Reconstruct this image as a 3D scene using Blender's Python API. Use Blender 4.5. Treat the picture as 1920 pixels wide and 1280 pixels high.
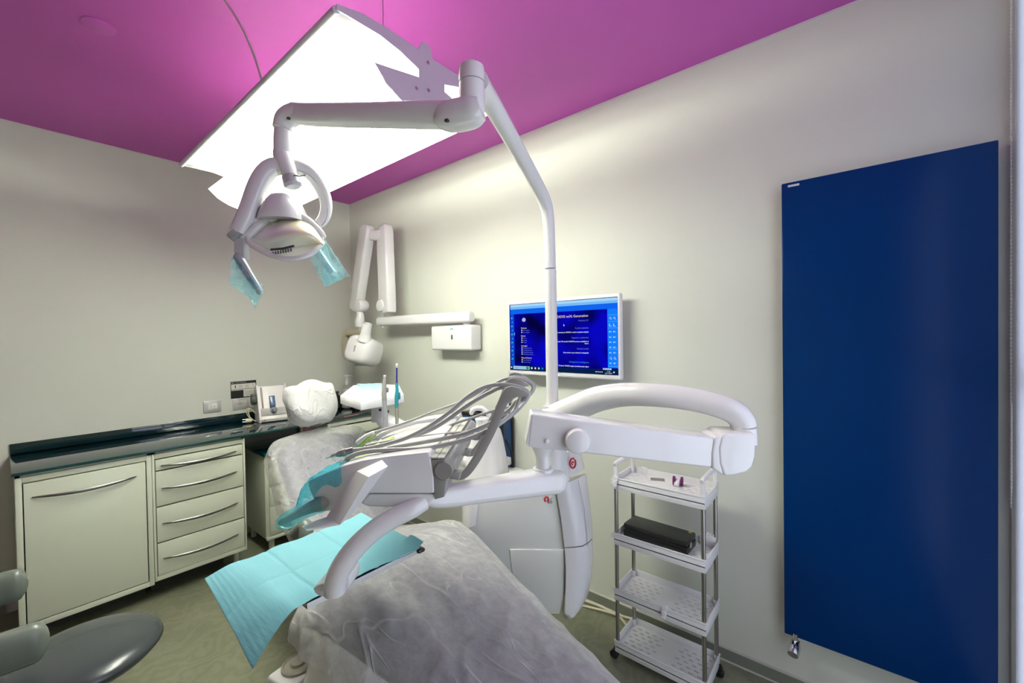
import bpy, bmesh, math, random
from mathutils import Vector as V, Matrix, noise as N3
random.seed(7)
sc = bpy.context.scene
for o in list(bpy.data.objects): bpy.data.objects.remove(o)
COL = sc.collection
R_ = math.radians
# ------------------------------------------------------------ camera, world, exposure
F_PX = 786.916
CAM = V((3.9318, -2.2351, 1.612))
def cam_axes(yaw, pitch, roll):
    f = V((-math.sin(yaw)*math.cos(pitch), math.cos(yaw)*math.cos(pitch), math.sin(pitch)))
    r = f.cross(V((0, 0, 1))).normalized(); u = r.cross(f)
    return r*math.cos(roll)+u*math.sin(roll), -r*math.sin(roll)+u*math.cos(roll), f
CR, CU, CF = cam_axes(R_(39.5409), R_(-.8005), R_(-.8985))
cd = bpy.data.cameras.new('camera'); co = bpy.data.objects.new('camera', cd); COL.objects.link(co)
cd.sensor_width = 36; cd.lens = F_PX/1920*36; cd.clip_start = .02
m = Matrix((CR, CU, -CF)).transposed().to_4x4(); m.translation = CAM
co.matrix_world = m
sc.camera = co
sc.view_settings.view_transform = 'Standard'; sc.view_settings.look = 'None'
sc.view_settings.gamma = 1; sc.view_settings.use_curve_mapping = False
sc.view_settings.exposure = 0.92
TUBE_E = 56.0       # fluorescent tubes of the pendant
TRAY_E = 2.8        # glow added to the perforated tray to strengthen the downlight
SKY_E = 1.45         # daylight outside the windows
LAMP_COL = (.96, 1, .86)
w = bpy.data.worlds.new('sky'); sc.world = w; w.use_nodes = True
bg = w.node_tree.nodes['Background']
bg.inputs[0].default_value = (.78, .85, 1.0, 1); bg.inputs[1].default_value = SKY_E
def portal(y0, y1, z0, z1):
    l = bpy.data.lights.new('window_portal', 'AREA'); l.shape = 'RECTANGLE'; l.size = y1-y0; l.size_y = z1-z0
    l.cycles.is_portal = True
    o = bpy.data.objects.new('window_portal', l); COL.objects.link(o)
    o.location = (4.47, (y0+y1)/2, (z0+z1)/2)
    o.rotation_euler = (R_(90), 0, R_(90))
    return o
portal(-1.92, -.02, .08, 2.9)

# ------------------------------------------------------------ points from the photograph (a ray met by a plane or a distance)
def ray(px, py): return CF + CR*((px-960)/F_PX) + CU*((640-py)/F_PX)
def at(px, py, d): return CAM + ray(px, py)*d
def onx(px, py, x): r = ray(px, py); return CAM + r*((x-CAM.x)/r.x)
def ony(px, py, y): r = ray(px, py); return CAM + r*((y-CAM.y)/r.y)
def onz(px, py, z): r = ray(px, py); return CAM + r*((z-CAM.z)/r.z)
def mm(npx, d): return npx*d/F_PX

# ------------------------------------------------------------ materials
def nodes(name):
    m = bpy.data.materials.new(name); m.use_nodes = True
    nt = m.node_tree; b = nt.nodes['Principled BSDF']
    return m, nt, b
def M(name, col, rough=.4, metal=0., bump=0., bscale=60., var=0., vscale=6., spec=.5, coat=0., stretch=None, sheen=0.):
    m, nt, b = nodes(name)
    b.inputs['Base Color'].default_value = (*col, 1); b.inputs['Roughness'].default_value = rough
    b.inputs['Metallic'].default_value = metal; b.inputs['Specular IOR Level'].default_value = spec
    b.inputs['Coat Weight'].default_value = coat
    if bump or var:
        tc = nt.nodes.new('ShaderNodeTexCoord'); mp = nt.nodes.new('ShaderNodeMapping')
        nt.links.new(tc.outputs['Object'], mp.inputs[0])
        if stretch: mp.inputs['Scale'].default_value = stretch
    if var:
        n = nt.nodes.new('ShaderNodeTexNoise'); n.inputs['Scale'].default_value = vscale; n.inputs['Detail'].default_value = 6
        nt.links.new(mp.outputs[0], n.inputs['Vector'])
        r = nt.nodes.new('ShaderNodeValToRGB')
        r.color_ramp.elements[0].position = .3; r.color_ramp.elements[1].position = .7
        r.color_ramp.elements[0].color = (*[c*(1-var) for c in col], 1)
        r.color_ramp.elements[1].color = (*[min(1, c*(1+var)) for c in col], 1)
        nt.links.new(n.outputs['Fac'], r.inputs[0]); nt.links.new(r.outputs[0], b.inputs['Base Color'])
    if bump:
        n2 = nt.nodes.new('ShaderNodeTexNoise'); n2.inputs['Scale'].default_value = bscale; n2.inputs['Detail'].default_value = 4
        nt.links.new(mp.outputs[0], n2.inputs['Vector'])
        bp = nt.nodes.new('ShaderNodeBump'); bp.inputs['Strength'].default_value = bump; bp.inputs['Distance'].default_value = .01
        nt.links.new(n2.outputs['Fac'], bp.inputs['Height']); nt.links.new(bp.outputs[0], b.inputs['Normal'])
    return m
def EM(name, col, s=.54):
    m = bpy.data.materials.new(name); m.use_nodes = True; nt = m.node_tree; nt.nodes.clear()
    e = nt.nodes.new('ShaderNodeEmission'); e.inputs[0].default_value = (*col, 1); e.inputs[1].default_value = s
    o = nt.nodes.new('ShaderNodeOutputMaterial'); nt.links.new(e.outputs[0], o.inputs[0]); return m
def srgb(r, g, b):
    f = lambda c: (c/255/12.92 if c/255 <= .04045 else ((c/255+.055)/1.055)**2.4)
    return (f(r), f(g), f(b))
def THIN(name, col, opac=.6, transl=.4, gloss=0., var=0., vscale=30., stretch=None, bump=0., bscale=40, tint=None, rough=.3):
    """thin sheet: part of the light goes straight through, the rest is scattered on either side"""
    m = bpy.data.materials.new(name); m.use_nodes = True; nt = m.node_tree; nt.nodes.clear()
    A = nt.nodes.new; L = nt.links.new
    out = A('ShaderNodeOutputMaterial'); t = A('ShaderNodeBsdfTransparent'); d = A('ShaderNodeBsdfDiffuse'); tl = A('ShaderNodeBsdfTranslucent')
    t.inputs[0].default_value = (*(tint or (1, 1, 1)), 1)
    d.inputs[0].default_value = (*col, 1); tl.inputs[0].default_value = (*col, 1)
    mx = A('ShaderNodeMixShader'); mx.inputs[0].default_value = transl; L(d.outputs[0], mx.inputs[1]); L(tl.outputs[0], mx.inputs[2])
    m2 = A('ShaderNodeMixShader'); m2.inputs[0].default_value = opac; L(t.outputs[0], m2.inputs[1]); L(mx.outputs[0], m2.inputs[2])
    last = m2
    if gloss:
        g = A('ShaderNodeBsdfGlossy'); g.inputs['Roughness'].default_value = rough
        m3 = A('ShaderNodeMixShader'); m3.inputs[0].default_value = gloss; L(m2.outputs[0], m3.inputs[1]); L(g.outputs[0], m3.inputs[2]); last = m3
    if var or bump:
        tc = A('ShaderNodeTexCoord'); mp = A('ShaderNodeMapping'); L(tc.outputs['Object'], mp.inputs[0])
        if stretch: mp.inputs['Scale'].default_value = stretch
        n = A('ShaderNodeTexNoise'); n.inputs['Scale'].default_value = vscale; n.inputs['Detail'].default_value = 8; n.inputs['Roughness'].default_value = .65
        L(mp.outputs[0], n.inputs['Vector'])
        if var:
            mr = A('ShaderNodeMapRange'); mr.inputs['From Min'].default_value = .3; mr.inputs['From Max'].default_value = .7
            mr.inputs['To Min'].default_value = max(0, opac-var); mr.inputs['To Max'].default_value = min(1, opac+var)
            L(n.outputs['Fac'], mr.inputs[0]); L(mr.outputs[0], m2.inputs[0])
        if bump:
            n2 = A('ShaderNodeTexNoise'); n2.inputs['Scale'].default_value = bscale; n2.inputs['Detail'].default_value = 5; n2.inputs['Distortion'].default_value = 1.
            L(mp.outputs[0], n2.inputs['Vector'])
            bp = A('ShaderNodeBump'); bp.inputs['Strength'].default_value = bump; bp.inputs['Distance'].default_value = .02
            L(n2.outputs['Fac'], bp.inputs['Height']); L(bp.outputs[0], d.inputs['Normal'])
    L(last.outputs[0], out.inputs[0]); return m

m_wall = M('wall_paint', (.615, .63, .55), .6, bump=.04, bscale=25, var=.015, vscale=2)
m_ceil = M('magenta_paint', (.50, .085, .42), .45, bump=.03, bscale=20, var=.03, vscale=1.5, spec=.35)
m_white = M('white_plastic', (.72, .712, .71), .28)
m_white2 = M('white_enamel', (.71, .70, .695), .22, coat=.3)
m_whitem = M('white_matte', (.78, .77, .76), .5)
m_cream = M('cream_lacquer', (.60, .63, .51), .3)
m_grey = M('grey_plastic', (.27, .26, .24), .4)
m_hose = M('hose_rubber', (.36, .36, .35), .42)
m_dgrey = M('dark_plastic', (.045, .045, .045), .4)
m_black = M('black_plastic', (.012, .012, .012), .35)
m_steel = M('brushed_steel', (.62, .61, .59), .28, 1., bump=.02, bscale=200)
m_chrome = M('chrome', (.75, .75, .75), .12, 1.)
m_pole = M('satin_steel_pole', (.40, .38, .34), .3, 1.)
m_handle = M('handle_steel', (.26, .255, .24), .32, 1.)
m_glass_dark = M('dark_green_glass', (.004, .022, .026), .05, spec=.6, coat=.6)
m_edge = M('glass_edge', (.01, .055, .05), .12)
m_teal = M('teal_glass_top', (.0, .055, .07), .06, coat=.5)
m_blue = M('blue_lacquer', (.0002, .026, .125), .22, spec=.12)
m_shade = M('recess_shadow_board', (.05, .05, .04), .8)  # near-black, puts the shadow under the cabinets into colour
m_uph = M('grey_purple_upholstery', (.062, .054, .095), .45, bump=.05, bscale=80)
m_beige = M('beige_plastic', (.42, .38, .27), .4)
m_lime = M('lime_silicone', (.42, .62, .12), .35)
m_red = M('red_print', (.50, .01, .02), .4)
m_purple = M('purple_plastic', (.16, .01, .12), .4)
m_green_grey = M('sage_vinyl', (.15, .175, .145), .32)
m_slate = M('slate_vinyl', (.045, .055, .058), .26, coat=.15)
m_cableW = M('cream_cable', (.70, .66, .48), .45)
m_bluecase = M('blue_case', (.005, .05, .16), .35)
def PAPER(name, opac, var, fine, crease, cs, stretch=(1, 1, 1), transl=.25, fold=(1, 1, 1), rotz=0.):
    """thin nonwoven: fibre clouds and pressed creases change how much of what lies below shows through"""
    m = bpy.data.materials.new(name); m.use_nodes = True; nt = m.node_tree; nt.nodes.clear(); A = nt.nodes.new; L = nt.links.new
    out = A('ShaderNodeOutputMaterial'); t = A('ShaderNodeBsdfTransparent'); d = A('ShaderNodeBsdfDiffuse'); tl = A('ShaderNodeBsdfTranslucent')
    for n in (d, tl): n.inputs[0].default_value = (.82, .82, .80, 1)
    mx = A('ShaderNodeMixShader'); mx.inputs[0].default_value = transl; L(d.outputs[0], mx.inputs[1]); L(tl.outputs[0], mx.inputs[2])
    m2 = A('ShaderNodeMixShader'); L(t.outputs[0], m2.inputs[1]); L(mx.outputs[0], m2.inputs[2]); L(m2.outputs[0], out.inputs[0])
    tc = A('ShaderNodeTexCoord'); mp = A('ShaderNodeMapping'); L(tc.outputs['Object'], mp.inputs[0]); mp.inputs['Scale'].default_value = stretch
    def noise(sc_, det, rough=.6):
        n = A('ShaderNodeTexNoise'); n.inputs['Scale'].default_value = sc_; n.inputs['Detail'].default_value = det; n.inputs['Roughness'].default_value = rough
        L(mp.outputs[0], n.inputs['Vector']); return n
    big = noise(3.2, 3); fin = noise(fine, 8, .7); war = noise(4.5, 3)
    mp2 = A('ShaderNodeMapping'); mp2.inputs['Rotation'].default_value = (0, 0, rotz); mp2.inputs['Scale'].default_value = fold; L(tc.outputs['Object'], mp2.inputs[0])
    def contour(sc_, w_, lev):
        n = A('ShaderNodeTexNoise'); n.inputs['Scale'].default_value = sc_; n.inputs['Detail'].default_value = 1.2; n.inputs['Distortion'].default_value = .25; L(mp2.outputs[0], n.inputs['Vector'])
        s_ = A('ShaderNodeMath'); s_.operation = 'SUBTRACT'; s_.inputs[1].default_value = lev; L(n.outputs['Fac'], s_.inputs[0])
        a_ = A('ShaderNodeMath'); a_.operation = 'ABSOLUTE'; L(s_.outputs[0], a_.inputs[0])
        r_ = A('ShaderNodeMapRange'); r_.interpolation_type = 'SMOOTHSTEP'; r_.inputs['From Min'].default_value = 0; r_.inputs['From Max'].default_value = w_; r_.inputs['To Min'].default_value = 1; r_.inputs['To Max'].default_value = 0; L(a_.outputs[0], r_.inputs[0]); return r_
    c1 = contour(cs, .022, .47); c2 = contour(cs*1.7, .02, .55)
    mr = A('ShaderNodeMath'); mr.operation = 'MAXIMUM'; L(c1.outputs[0], mr.inputs[0]); L(c2.outputs[0], mr.inputs[1])
    gate = A('ShaderNodeMapRange'); gate.inputs['From Min'].default_value = .40; gate.inputs['From Max'].default_value = .58; L(war.outputs['Fac'], gate.inputs[0])
    cm = A('ShaderNodeMath'); cm.operation = 'MULTIPLY'; L(mr.outputs[0], cm.inputs[0]); L(gate.outputs[0], cm.inputs[1])
    def mad(a, k, c):
        n = A('ShaderNodeMath'); n.operation = 'MULTIPLY_ADD'; L(a, n.inputs[0]); n.inputs[1].default_value = k
        if isinstance(c, float): n.inputs[2].default_value = c
        else: L(c, n.inputs[2])
        return n.outputs[0]
    o1 = mad(big.outputs['Fac'], var*2, opac-var); o2 = mad(fin.outputs['Fac'], var*2.2, o1); o3 = mad(o2, 1., -var*1.1)
    o4 = mad(cm.outputs[0], crease, o3)
    cl = A('ShaderNodeClamp'); cl.inputs['Min'].default_value = .08; L(o4, cl.inputs[0]); L(cl.outputs[0], m2.inputs[0])
    bp = A('ShaderNodeBump'); bp.inputs['Strength'].default_value = .55; bp.inputs['Distance'].default_value = .012
    hb = mad(cm.outputs[0], .9, fin.outputs['Fac']); L(hb, bp.inputs['Height']); L(bp.outputs[0], d.inputs['Normal'])
    return m
m_paper = PAPER('white_nonwoven_paper', .46, .17, 30, .20, 3.4, (.9, 1.1, 1), fold=(.55, 2.2, 1), rotz=R_(14))
m_paperh = PAPER('white_nonwoven_cap', .74, .10, 30, .05, 5, fold=(1, 1.5, 1))
m_paperb = PAPER('white_nonwoven_back', .36, .15, 36, .14, 4.5, fold=(1, 1.6, .8))
m_film = THIN('cyan_barrier_film', (.45, .80, .90), .32, .5, gloss=.10, var=.08, vscale=9, tint=(.62, .93, .97), rough=.12, bump=.25, bscale=20)
m_filmg = THIN('cyan_sleeve_film', (.16, .66, .78), .16, .45, gloss=.10, var=.10, vscale=25, tint=(.62, .95, .98), rough=.12, bump=.5, bscale=30)
m_filmd = THIN('cyan_wrap_film', (.16, .66, .78), .32, .45, gloss=.08, var=.22, vscale=25, tint=(.45, .92, .96), rough=.15, bump=.6, bscale=40)
m_napkin = M('cyan_crepe_napkin', (.16, .43, .49), .7, bump=.10, bscale=160, stretch=(.15, 1, 1), var=.04, vscale=8)
m_blind = THIN('blind_fabric', (.68, .69, .73), .98, .85, bump=.15, bscale=30, stretch=(1, 1, 14), var=.03, vscale=8)
m_clear = THIN('clear_film', (.8, .8, .78), .22, .4, gloss=.18, rough=.12, bump=.4, bscale=25)

# floor: trowelled resin with brush swirls
def floor_mat():
    m, nt, b = nodes('trowelled_resin'); A = nt.nodes.new; L = nt.links.new
    tc = A('ShaderNodeTexCoord'); mp = A('ShaderNodeMapping'); L(tc.outputs['Object'], mp.inputs[0])
    n = A('ShaderNodeTexNoise'); n.inputs['Scale'].default_value = 1.6; n.inputs['Detail'].default_value = 7; n.inputs['Distortion'].default_value = .6
    wv = A('ShaderNodeTexWave'); wv.inputs['Scale'].default_value = 2.6; wv.inputs['Distortion'].default_value = 22; wv.inputs['Detail'].default_value = 5; wv.inputs['Detail Scale'].default_value = 2.2
    L(mp.outputs[0], n.inputs['Vector']); L(mp.outputs[0], wv.inputs['Vector'])
    ad = A('ShaderNodeMath'); ad.operation = 'MULTIPLY_ADD'; ad.inputs[1].default_value = .12; L(wv.outputs['Fac'], ad.inputs[0]); L(n.outputs['Fac'], ad.inputs[2])
    r = A('ShaderNodeValToRGB'); r.color_ramp.elements[0].position = .38; r.color_ramp.elements[1].position = .78
    r.color_ramp.elements[0].color = (.125, .138, .085, 1); r.color_ramp.elements[1].color = (.235, .24, .16, 1)
    L(ad.outputs[0], r.inputs[0]); L(r.outputs[0], b.inputs['Base Color']); b.inputs['Roughness'].default_value = .38
    bp = A('ShaderNodeBump'); bp.inputs['Strength'].default_value = .05; bp.inputs['Distance'].default_value = .004
    L(wv.outputs['Fac'], bp.inputs['Height']); L(bp.outputs[0], b.inputs['Normal'])
    return m
m_floor = floor_mat()

# ------------------------------------------------------------ mesh helpers
def frame(axis, up=None):
    a = V(axis).normalized()
    u = V(up) if up is not None else (V((0, 0, 1)) if abs(a.z) < .9 else V((1, 0, 0)))
    u = (u - a*u.dot(a)).normalized()
    return a, u, a.cross(u)
def spl(pts, k=6):
    """Catmull-Rom through tuples of any length"""
    pts = [tuple(p) for p in pts]
    if len(pts) < 3 or k < 2: return pts
    out = []
    for i in range(len(pts)-1):
        p0 = pts[max(0, i-1)]; p1 = pts[i]; p2 = pts[i+1]; p3 = pts[min(len(pts)-1, i+2)]
        for j in range(k):
            t = j/k
            out.append(tuple(.5*((2*b)+(-a+c)*t+(2*a-5*b+4*c-d)*t*t+(-a+3*b-3*c+d)*t**3) for a, b, c, d in zip(p0, p1, p2, p3)))
    out.append(pts[-1]); return out
class MB:
    def __init__(s): s.bm = bmesh.new()
    def add(s, tmp):
        me = bpy.data.meshes.new('t'); tmp.to_mesh(me); tmp.free(); s.bm.from_mesh(me); bpy.data.meshes.remove(me); return s
    def box(s, lo, hi, bev=0., seg=2, rot=None, piv=None):
        t = bmesh.new(); bmesh.ops.create_cube(t, size=1)
        lo = V(lo); hi = V(hi); c = (lo+hi)/2; sz = hi-lo
        for v in t.verts: v.co = V((v.co.x*sz.x, v.co.y*sz.y, v.co.z*sz.z))
        if bev: bmesh.ops.bevel(t, geom=t.edges[:], offset=bev, segments=seg, profile=.5, affect='EDGES')
        for v in t.verts: v.co += c
        if rot is not None:
            p = V(piv) if piv is not None else c
            for v in t.verts: v.co = rot @ (v.co-p) + p
        return s.add(t)
    def prism(s, pts, off, bev=0., seg=3, ang=None):
        """polygon pushed along off"""
        t = bmesh.new(); off = V(off)
        a = [t.verts.new(V(p)) for p in pts]; b = [t.verts.new(V(p)+off) for p in pts]; n = len(pts)
        t.faces.new(a); t.faces.new(b[::-1])
        for i in range(n): t.faces.new((a[i], b[i], b[(i+1) % n], a[(i+1) % n]))
        bmesh.ops.recalc_face_normals(t, faces=t.faces[:])
        if bev:
            es = [e for e in t.edges if e.calc_face_angle(0) > R_(28)]
            bmesh.ops.bevel(t, geom=es, offset=bev, segments=seg, profile=.5, affect='EDGES', clamp_overlap=True)
        return s.add(t)
    def loft(s, rings, caps=True, closed=True):
        t = s.bm; vs = [[t.verts.new(V(p)) for p in r] for r in rings]
        n = len(rings[0]); m = n if closed else n-1
        for i in range(len(rings)-1):
            for j in range(m):
                try: t.faces.new((vs[i][j], vs[i][(j+1) % n], vs[i+1][(j+1) % n], vs[i+1][j]))
                except ValueError: pass
        if caps and closed: t.faces.new(vs[0][::-1]); t.faces.new(vs[-1])
        return s
    def tube(s, pts, r, n=12, caps=True, up=None, e=1., rb=None, round_end=False):
        """sweep; r scalar or list; rb second half-width; e<1 squares the section off"""
        P = [V(p[:3]) for p in pts]; m = len(P)
        rs = list(r) if hasattr(r, '__len__') else [r]*m
        rbs = rs if rb is None else (list(rb) if hasattr(rb, '__len__') else [rb]*m)
        T = [((P[min(i+1, m-1)]-P[max(i-1, 0)]).normalized()) for i in range(m)]
        a, u, b = frame(T[0], up); rings = []
        for i in range(m):
            if up is not None: u2 = V(up)
            else: u2 = u
            u2 = u2 - T[i]*u2.dot(T[i])
            if u2.length > 1e-6: u = u2.normalized()
            b = T[i].cross(u)
            ring = []
            for k in range(n):
                an = 2*math.pi*k/n; c, si = math.cos(an), math.sin(an)
                c = math.copysign(abs(c)**e, c); si = math.copysign(abs(si)**e, si)
                ring.append(P[i]+u*(c*rs[i])+b*(si*rbs[i]))
            rings.append(ring)
        if round_end:
            def cap(idx, sgn):
                out = []
                for q in (.5, .85, .98):
                    k = math.sqrt(1-q*q); c = P[idx]+T[idx]*(sgn*q*min(rs[idx], rbs[idx]))
                    out.append([c+(p-P[idx])*k for p in rings[idx]])
                return out
            rings = cap(0, -1)[::-1]+rings+cap(m-1, 1)
        return s.loft(rings, caps)
    def lathe(s, org, axis, prof, n=24, up=None, caps=True):
        a, u, b = frame(axis, up); o = V(org)
        return s.loft([[o+a*h+u*(r*math.cos(2*math.pi*k/n))+b*(r*math.sin(2*math.pi*k/n)) for k in range(n)] for r, h in prof], caps)
    def sheet(s, rows): return s.loft(rows, False, False)
    def build(s, name, mat, parent=None, ang=40, sub=0, solid=0., smooth=True, recalc=True):
        if recalc: bmesh.ops.recalc_face_normals(s.bm, faces=s.bm.faces[:])
        bb = [v.co for v in s.bm.verts]
        lo = V((min(c.x for c in bb), min(c.y for c in bb), min(c.z for c in bb))); hi = V((max(c.x for c in bb), max(c.y for c in bb), max(c.z for c in bb)))
        c = (lo+hi)/2
        if parent is None: c.z = lo.z
        for v in s.bm.verts: v.co -= c
        me = bpy.data.meshes.new(name); s.bm.to_mesh(me); s.bm.free()
        if smooth:
            me.polygons.foreach_set('use_smooth', [True]*len(me.polygons)); me.set_sharp_from_angle(angle=R_(ang))
        me.materials.append(mat)
        o = bpy.data.objects.new(name, me); COL.objects.link(o); put(o, c, parent)
        if solid: md = o.modifiers.new('solid', 'SOLIDIFY'); md.thickness = solid; md.offset = 0
        if sub: md = o.modifiers.new('sub', 'SUBSURF'); md.levels = sub; md.render_levels = sub
        return o
WLOC = {}
def put(o, wc, parent):
    WLOC[o.name] = V(wc)
    if parent is not None: o.parent = parent; o.location = V(wc)-WLOC[parent.name]
    else: o.location = wc
def thing(name, label, cat, loc, group=None):
    o = bpy.data.objects.new(name, None); COL.objects.link(o); o.empty_display_size = .05
    put(o, V(loc), None); return tag(o, label, cat, group)
def tag(o, label, cat, group=None):
    o['label'] = label; o['category'] = cat
    if group: o['group'] = group
    return o
def struct(o): o['kind'] = 'structure'; return o
def stuff(o): o['kind'] = 'stuff'; return o
def dupe(o, parent, delta):
    """copy of a part (and its sub-parts) moved by delta in the parent's frame, mesh shared"""
    c = o.copy(); COL.objects.link(c)
    base = WLOC[o.name]+V(delta); put(c, base, parent)
    for ch in list(o.children):
        g = ch.copy(); COL.objects.link(g); g.parent = c; WLOC[g.name] = base+ch.location
    return c
def T(path, k=6): return spl(path, k)
def ptube(mb, path, k=6, n=14, **kw):
    """path of (px,py,dist,radius in px at that distance)"""
    q = T(path, k); return mb.tube([at(*p[:3]) for p in q], [mm(p[3], p[2]) for p in q], n, **kw)
def text(body, size, org, xdir, ydir, mat, name, parent, align='LEFT', ext=0., bold=False, xs=1.):
    cu = bpy.data.curves.new(name, 'FONT'); cu.body = body; cu.size = size; cu.align_x = align; cu.extrude = ext; cu.resolution_u = 2
    if bold: cu.offset = size*.02
    ob = bpy.data.objects.new('tmp', cu); COL.objects.link(ob)
    dg = bpy.context.evaluated_depsgraph_get(); me = bpy.data.meshes.new_from_object(ob.evaluated_get(dg))
    bpy.data.objects.remove(ob)
    x = V(xdir).normalized(); y = V(ydir).normalized(); z = x.cross(y)
    for v in me.vertices: v.co = x*(v.co.x*xs)+y*v.co.y+z*v.co.z
    me.materials.clear(); me.materials.append(mat)
    o = bpy.data.objects.new(name, me); COL.objects.link(o); put(o, V(org), parent); return o
# ============================================================ ROOM
RX, RY, H = 4.34, -4.0, 2.95
struct(MB().box((-.1, RY-.1, -.08), (RX+.12, .1, 0)).build('floor', m_floor, smooth=False))
struct(MB().box((-.1, RY-.1, H), (RX+.12, .1, H+.1)).build('ceiling', m_ceil, smooth=False))
struct(MB().box((-.1, RY, 0), (0, 0, H)).build('wall_left', m_wall, smooth=False))
struct(MB().box((-.1, 0, 0), (RX+.12, .1, H)).build('wall_right', m_wall, smooth=False))
struct(MB().box((-.1, RY-.1, 0), (RX+.12, RY, H)).build('wall_front', m_wall, smooth=False))
ww = MB()
WIN = [(-1.92, -.02)]; WZS = [(.08, 2.9)]
ys = [RY, -1.92, -.02, 0]
for i in range(0, 4, 2): ww.box((RX, ys[i], 0), (RX+.12, ys[i+1], H))
for (a, b), WZ in zip(WIN, WZS):
    ww.box((RX, a, 0), (RX+.12, b, WZ[0])); ww.box((RX, a, WZ[1]), (RX+.12, b, H))
struct(ww.build('wall_window', m_wall, smooth=False))
m_pane = bpy.data.materials.new('window_glass'); m_pane.use_nodes = True
nt = m_pane.node_tree; nt.nodes.clear()
t_ = nt.nodes.new('ShaderNodeBsdfTransparent'); g_ = nt.nodes.new('ShaderNodeBsdfGlossy'); g_.inputs['Roughness'].default_value = .02
mx_ = nt.nodes.new('ShaderNodeMixShader'); mx_.inputs[0].default_value = .06; o_ = nt.nodes.new('ShaderNodeOutputMaterial')
nt.links.new(t_.outputs[0], mx_.inputs[1]); nt.links.new(g_.outputs[0], mx_.inputs[2]); nt.links.new(mx_.outputs[0], o_.inputs[0])
for i, (a, b) in enumerate(WIN):
    f = MB(); WZ = WZS[i]
    x0, x1 = RX+.05, RX+.1
    n = 3
    f.box((x0, a, WZ[0]), (x1, b, WZ[0]+.06), .005).box((x0, a, WZ[1]-.06), (x1, b, WZ[1]), .005)
    for k in range(n+1):
        yy = a+.025+(b-a-.05)*k/n; f.box((x0, yy-.025, WZ[0]+.06), (x1, yy+.025, WZ[1]-.06), .005)
    f.box((x0+.01, a, 1.42), (x1-.01, b, 1.46), .004)
    fo = struct(f.build('window_%d' % (i+1), m_white))
    for k in range(n):
        y0 = a+.05+(b-a-.05)*k/n; y1 = a+(b-a-.05)*(k+1)/n
        MB().box((RX+.07, y0, WZ[0]+.06), (RX+.076, y1, 1.42)).build('pane', m_pane, fo, smooth=False)
        MB().box((RX+.07, y0, 1.46), (RX+.076, y1, WZ[1]-.06)).build('pane', m_pane, fo, smooth=False)
# skirting: flat grey-green strip with a pale top edge and a pale bead at the floor
m_skirt = M('skirting', (.20, .215, .17), .4); m_bead = M('skirting_bead', (.52, .50, .43), .4)
b1 = struct(MB().box((.62, -.012, 0), (RX, 0, .062)).build('baseboard_right', m_skirt, smooth=False))
MB().box((.62, -.013, .060), (RX, 0, .064)).build('top_edge', m_bead, b1, smooth=False)
MB().box((.62, -.018, 0), (RX, -.0115, .008), .002).build('bead', m_bead, b1)
struct(MB().box((0, RY, 0), (.012, -2.26, .062)).build('baseboard_left', m_skirt, smooth=False))
for nm, lo, hi in (('trim_2', (0, -.004, H-.007), (RX, 0, H)), ('trim_3', (0, RY, H-.007), (.004, -.004, H))):
    struct(MB().box(lo, hi).build(nm, M('ceiling_bead', (.66, .56, .60), .5), smooth=False))
# door casing at the far left of the left wall
struct(MB().box((0, -2.40, .0), (.02, -2.318, .93), .004).build('trim_1', M('casing', (.50, .48, .42), .4)))

# roller blind hung in the recess of window_1, close to the corner
bl = thing('roller_blind', 'pale lavender roller blind at right edge of photo with beaded pull chain', 'blind', (RX+.01, -.35, .1))
MB().box((RX+.008, -.66, .10), (RX+.010, -.028, 2.84)).build('blind_fabric', m_blind, bl, smooth=False)
MB().lathe((RX+.022, -.66, 2.865), (0, 1, 0), [(.018, 0), (.018, .632)], 16).build('roller', m_white, bl)
MB().box((RX+.006, -.031, .10), (RX+.012, -.0265, 2.84), .001).build('edge_hem', m_white, bl)
MB().box((RX+.002, -.66, .085), (RX+.016, -.028, .105), .004).build('bottom_bar', m_white, bl)
ch = MB()
for k in range(150):
    z = 2.84-k*.0135
    if z < .98: break
    ch.lathe((RX-.004, -.030, z), (0, 0, 1), [(.0015, 0), (.0028, .003), (.0028, .006), (.0015, .009), (.0012, .0135)], 6)
    if z < 1.35: ch.lathe((RX-.004, -.042+.008*max(0, (1.06-z)/.08), z), (0, 0, 1), [(.0015, 0), (.0028, .003), (.0028, .006), (.0015, .009), (.0012, .0135)], 6)
stuff(ch.build('pull_chain', m_white, bl))

# faint round cover painted over on the ceiling
c0 = onz(185, 48, H)
tag(MB().lathe((c0.x, c0.y, H), (0, 0, -1), [(.055, 0), (.055, .004), (.05, .006), (.001, .006)], 28).build('ceiling_cover', M('magenta_cover', (.53, .10, .45), .5)),
    'small faint round cover painted over on the magenta ceiling', 'cover')

# ============================================================ PENDANT LAMP
LX0, LX1, LY = 1.157, 2.788, -1.268
KS = 1.19
def prof(y, z, s=1):       # measured half profile (y relative to the lamp axis at -1.41, z relative to 1.612), mirrored with s
    return (LY + s*(y+1.41)*KS, 1.612+(z-1.612)*KS)
pl = thing('pendant_lamp', 'large white gull-wing pendant light glowing under the magenta ceiling', 'lamp', (2.0, LY, 2.35))
m_wing = THIN('wing_sheet', (.88, .88, .86), 1.0, .44)
def wing(s):
    cr = [(-1.70, 2.398), (-1.66, 2.402), (-1.60, 2.404), (-1.55, 2.398), (-1.50, 2.384), (-1.46, 2.372), (-1.425, 2.366)]
    cr = spl(cr, 4); rows = []
    for k in range(13):
        x = LX0+(LX1-LX0)*k/12
        rows.append([(x,)+prof(y, z, s) for y, z in cr])
    return MB().sheet(rows)
wing(1).build('reflector_wing', m_wing, pl, solid=.004)
wing(-1).build('reflector_wing', m_wing, pl, solid=.004)
m_rim = M('lamp_aluminium', (.62, .60, .64), .35, .3)
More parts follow.
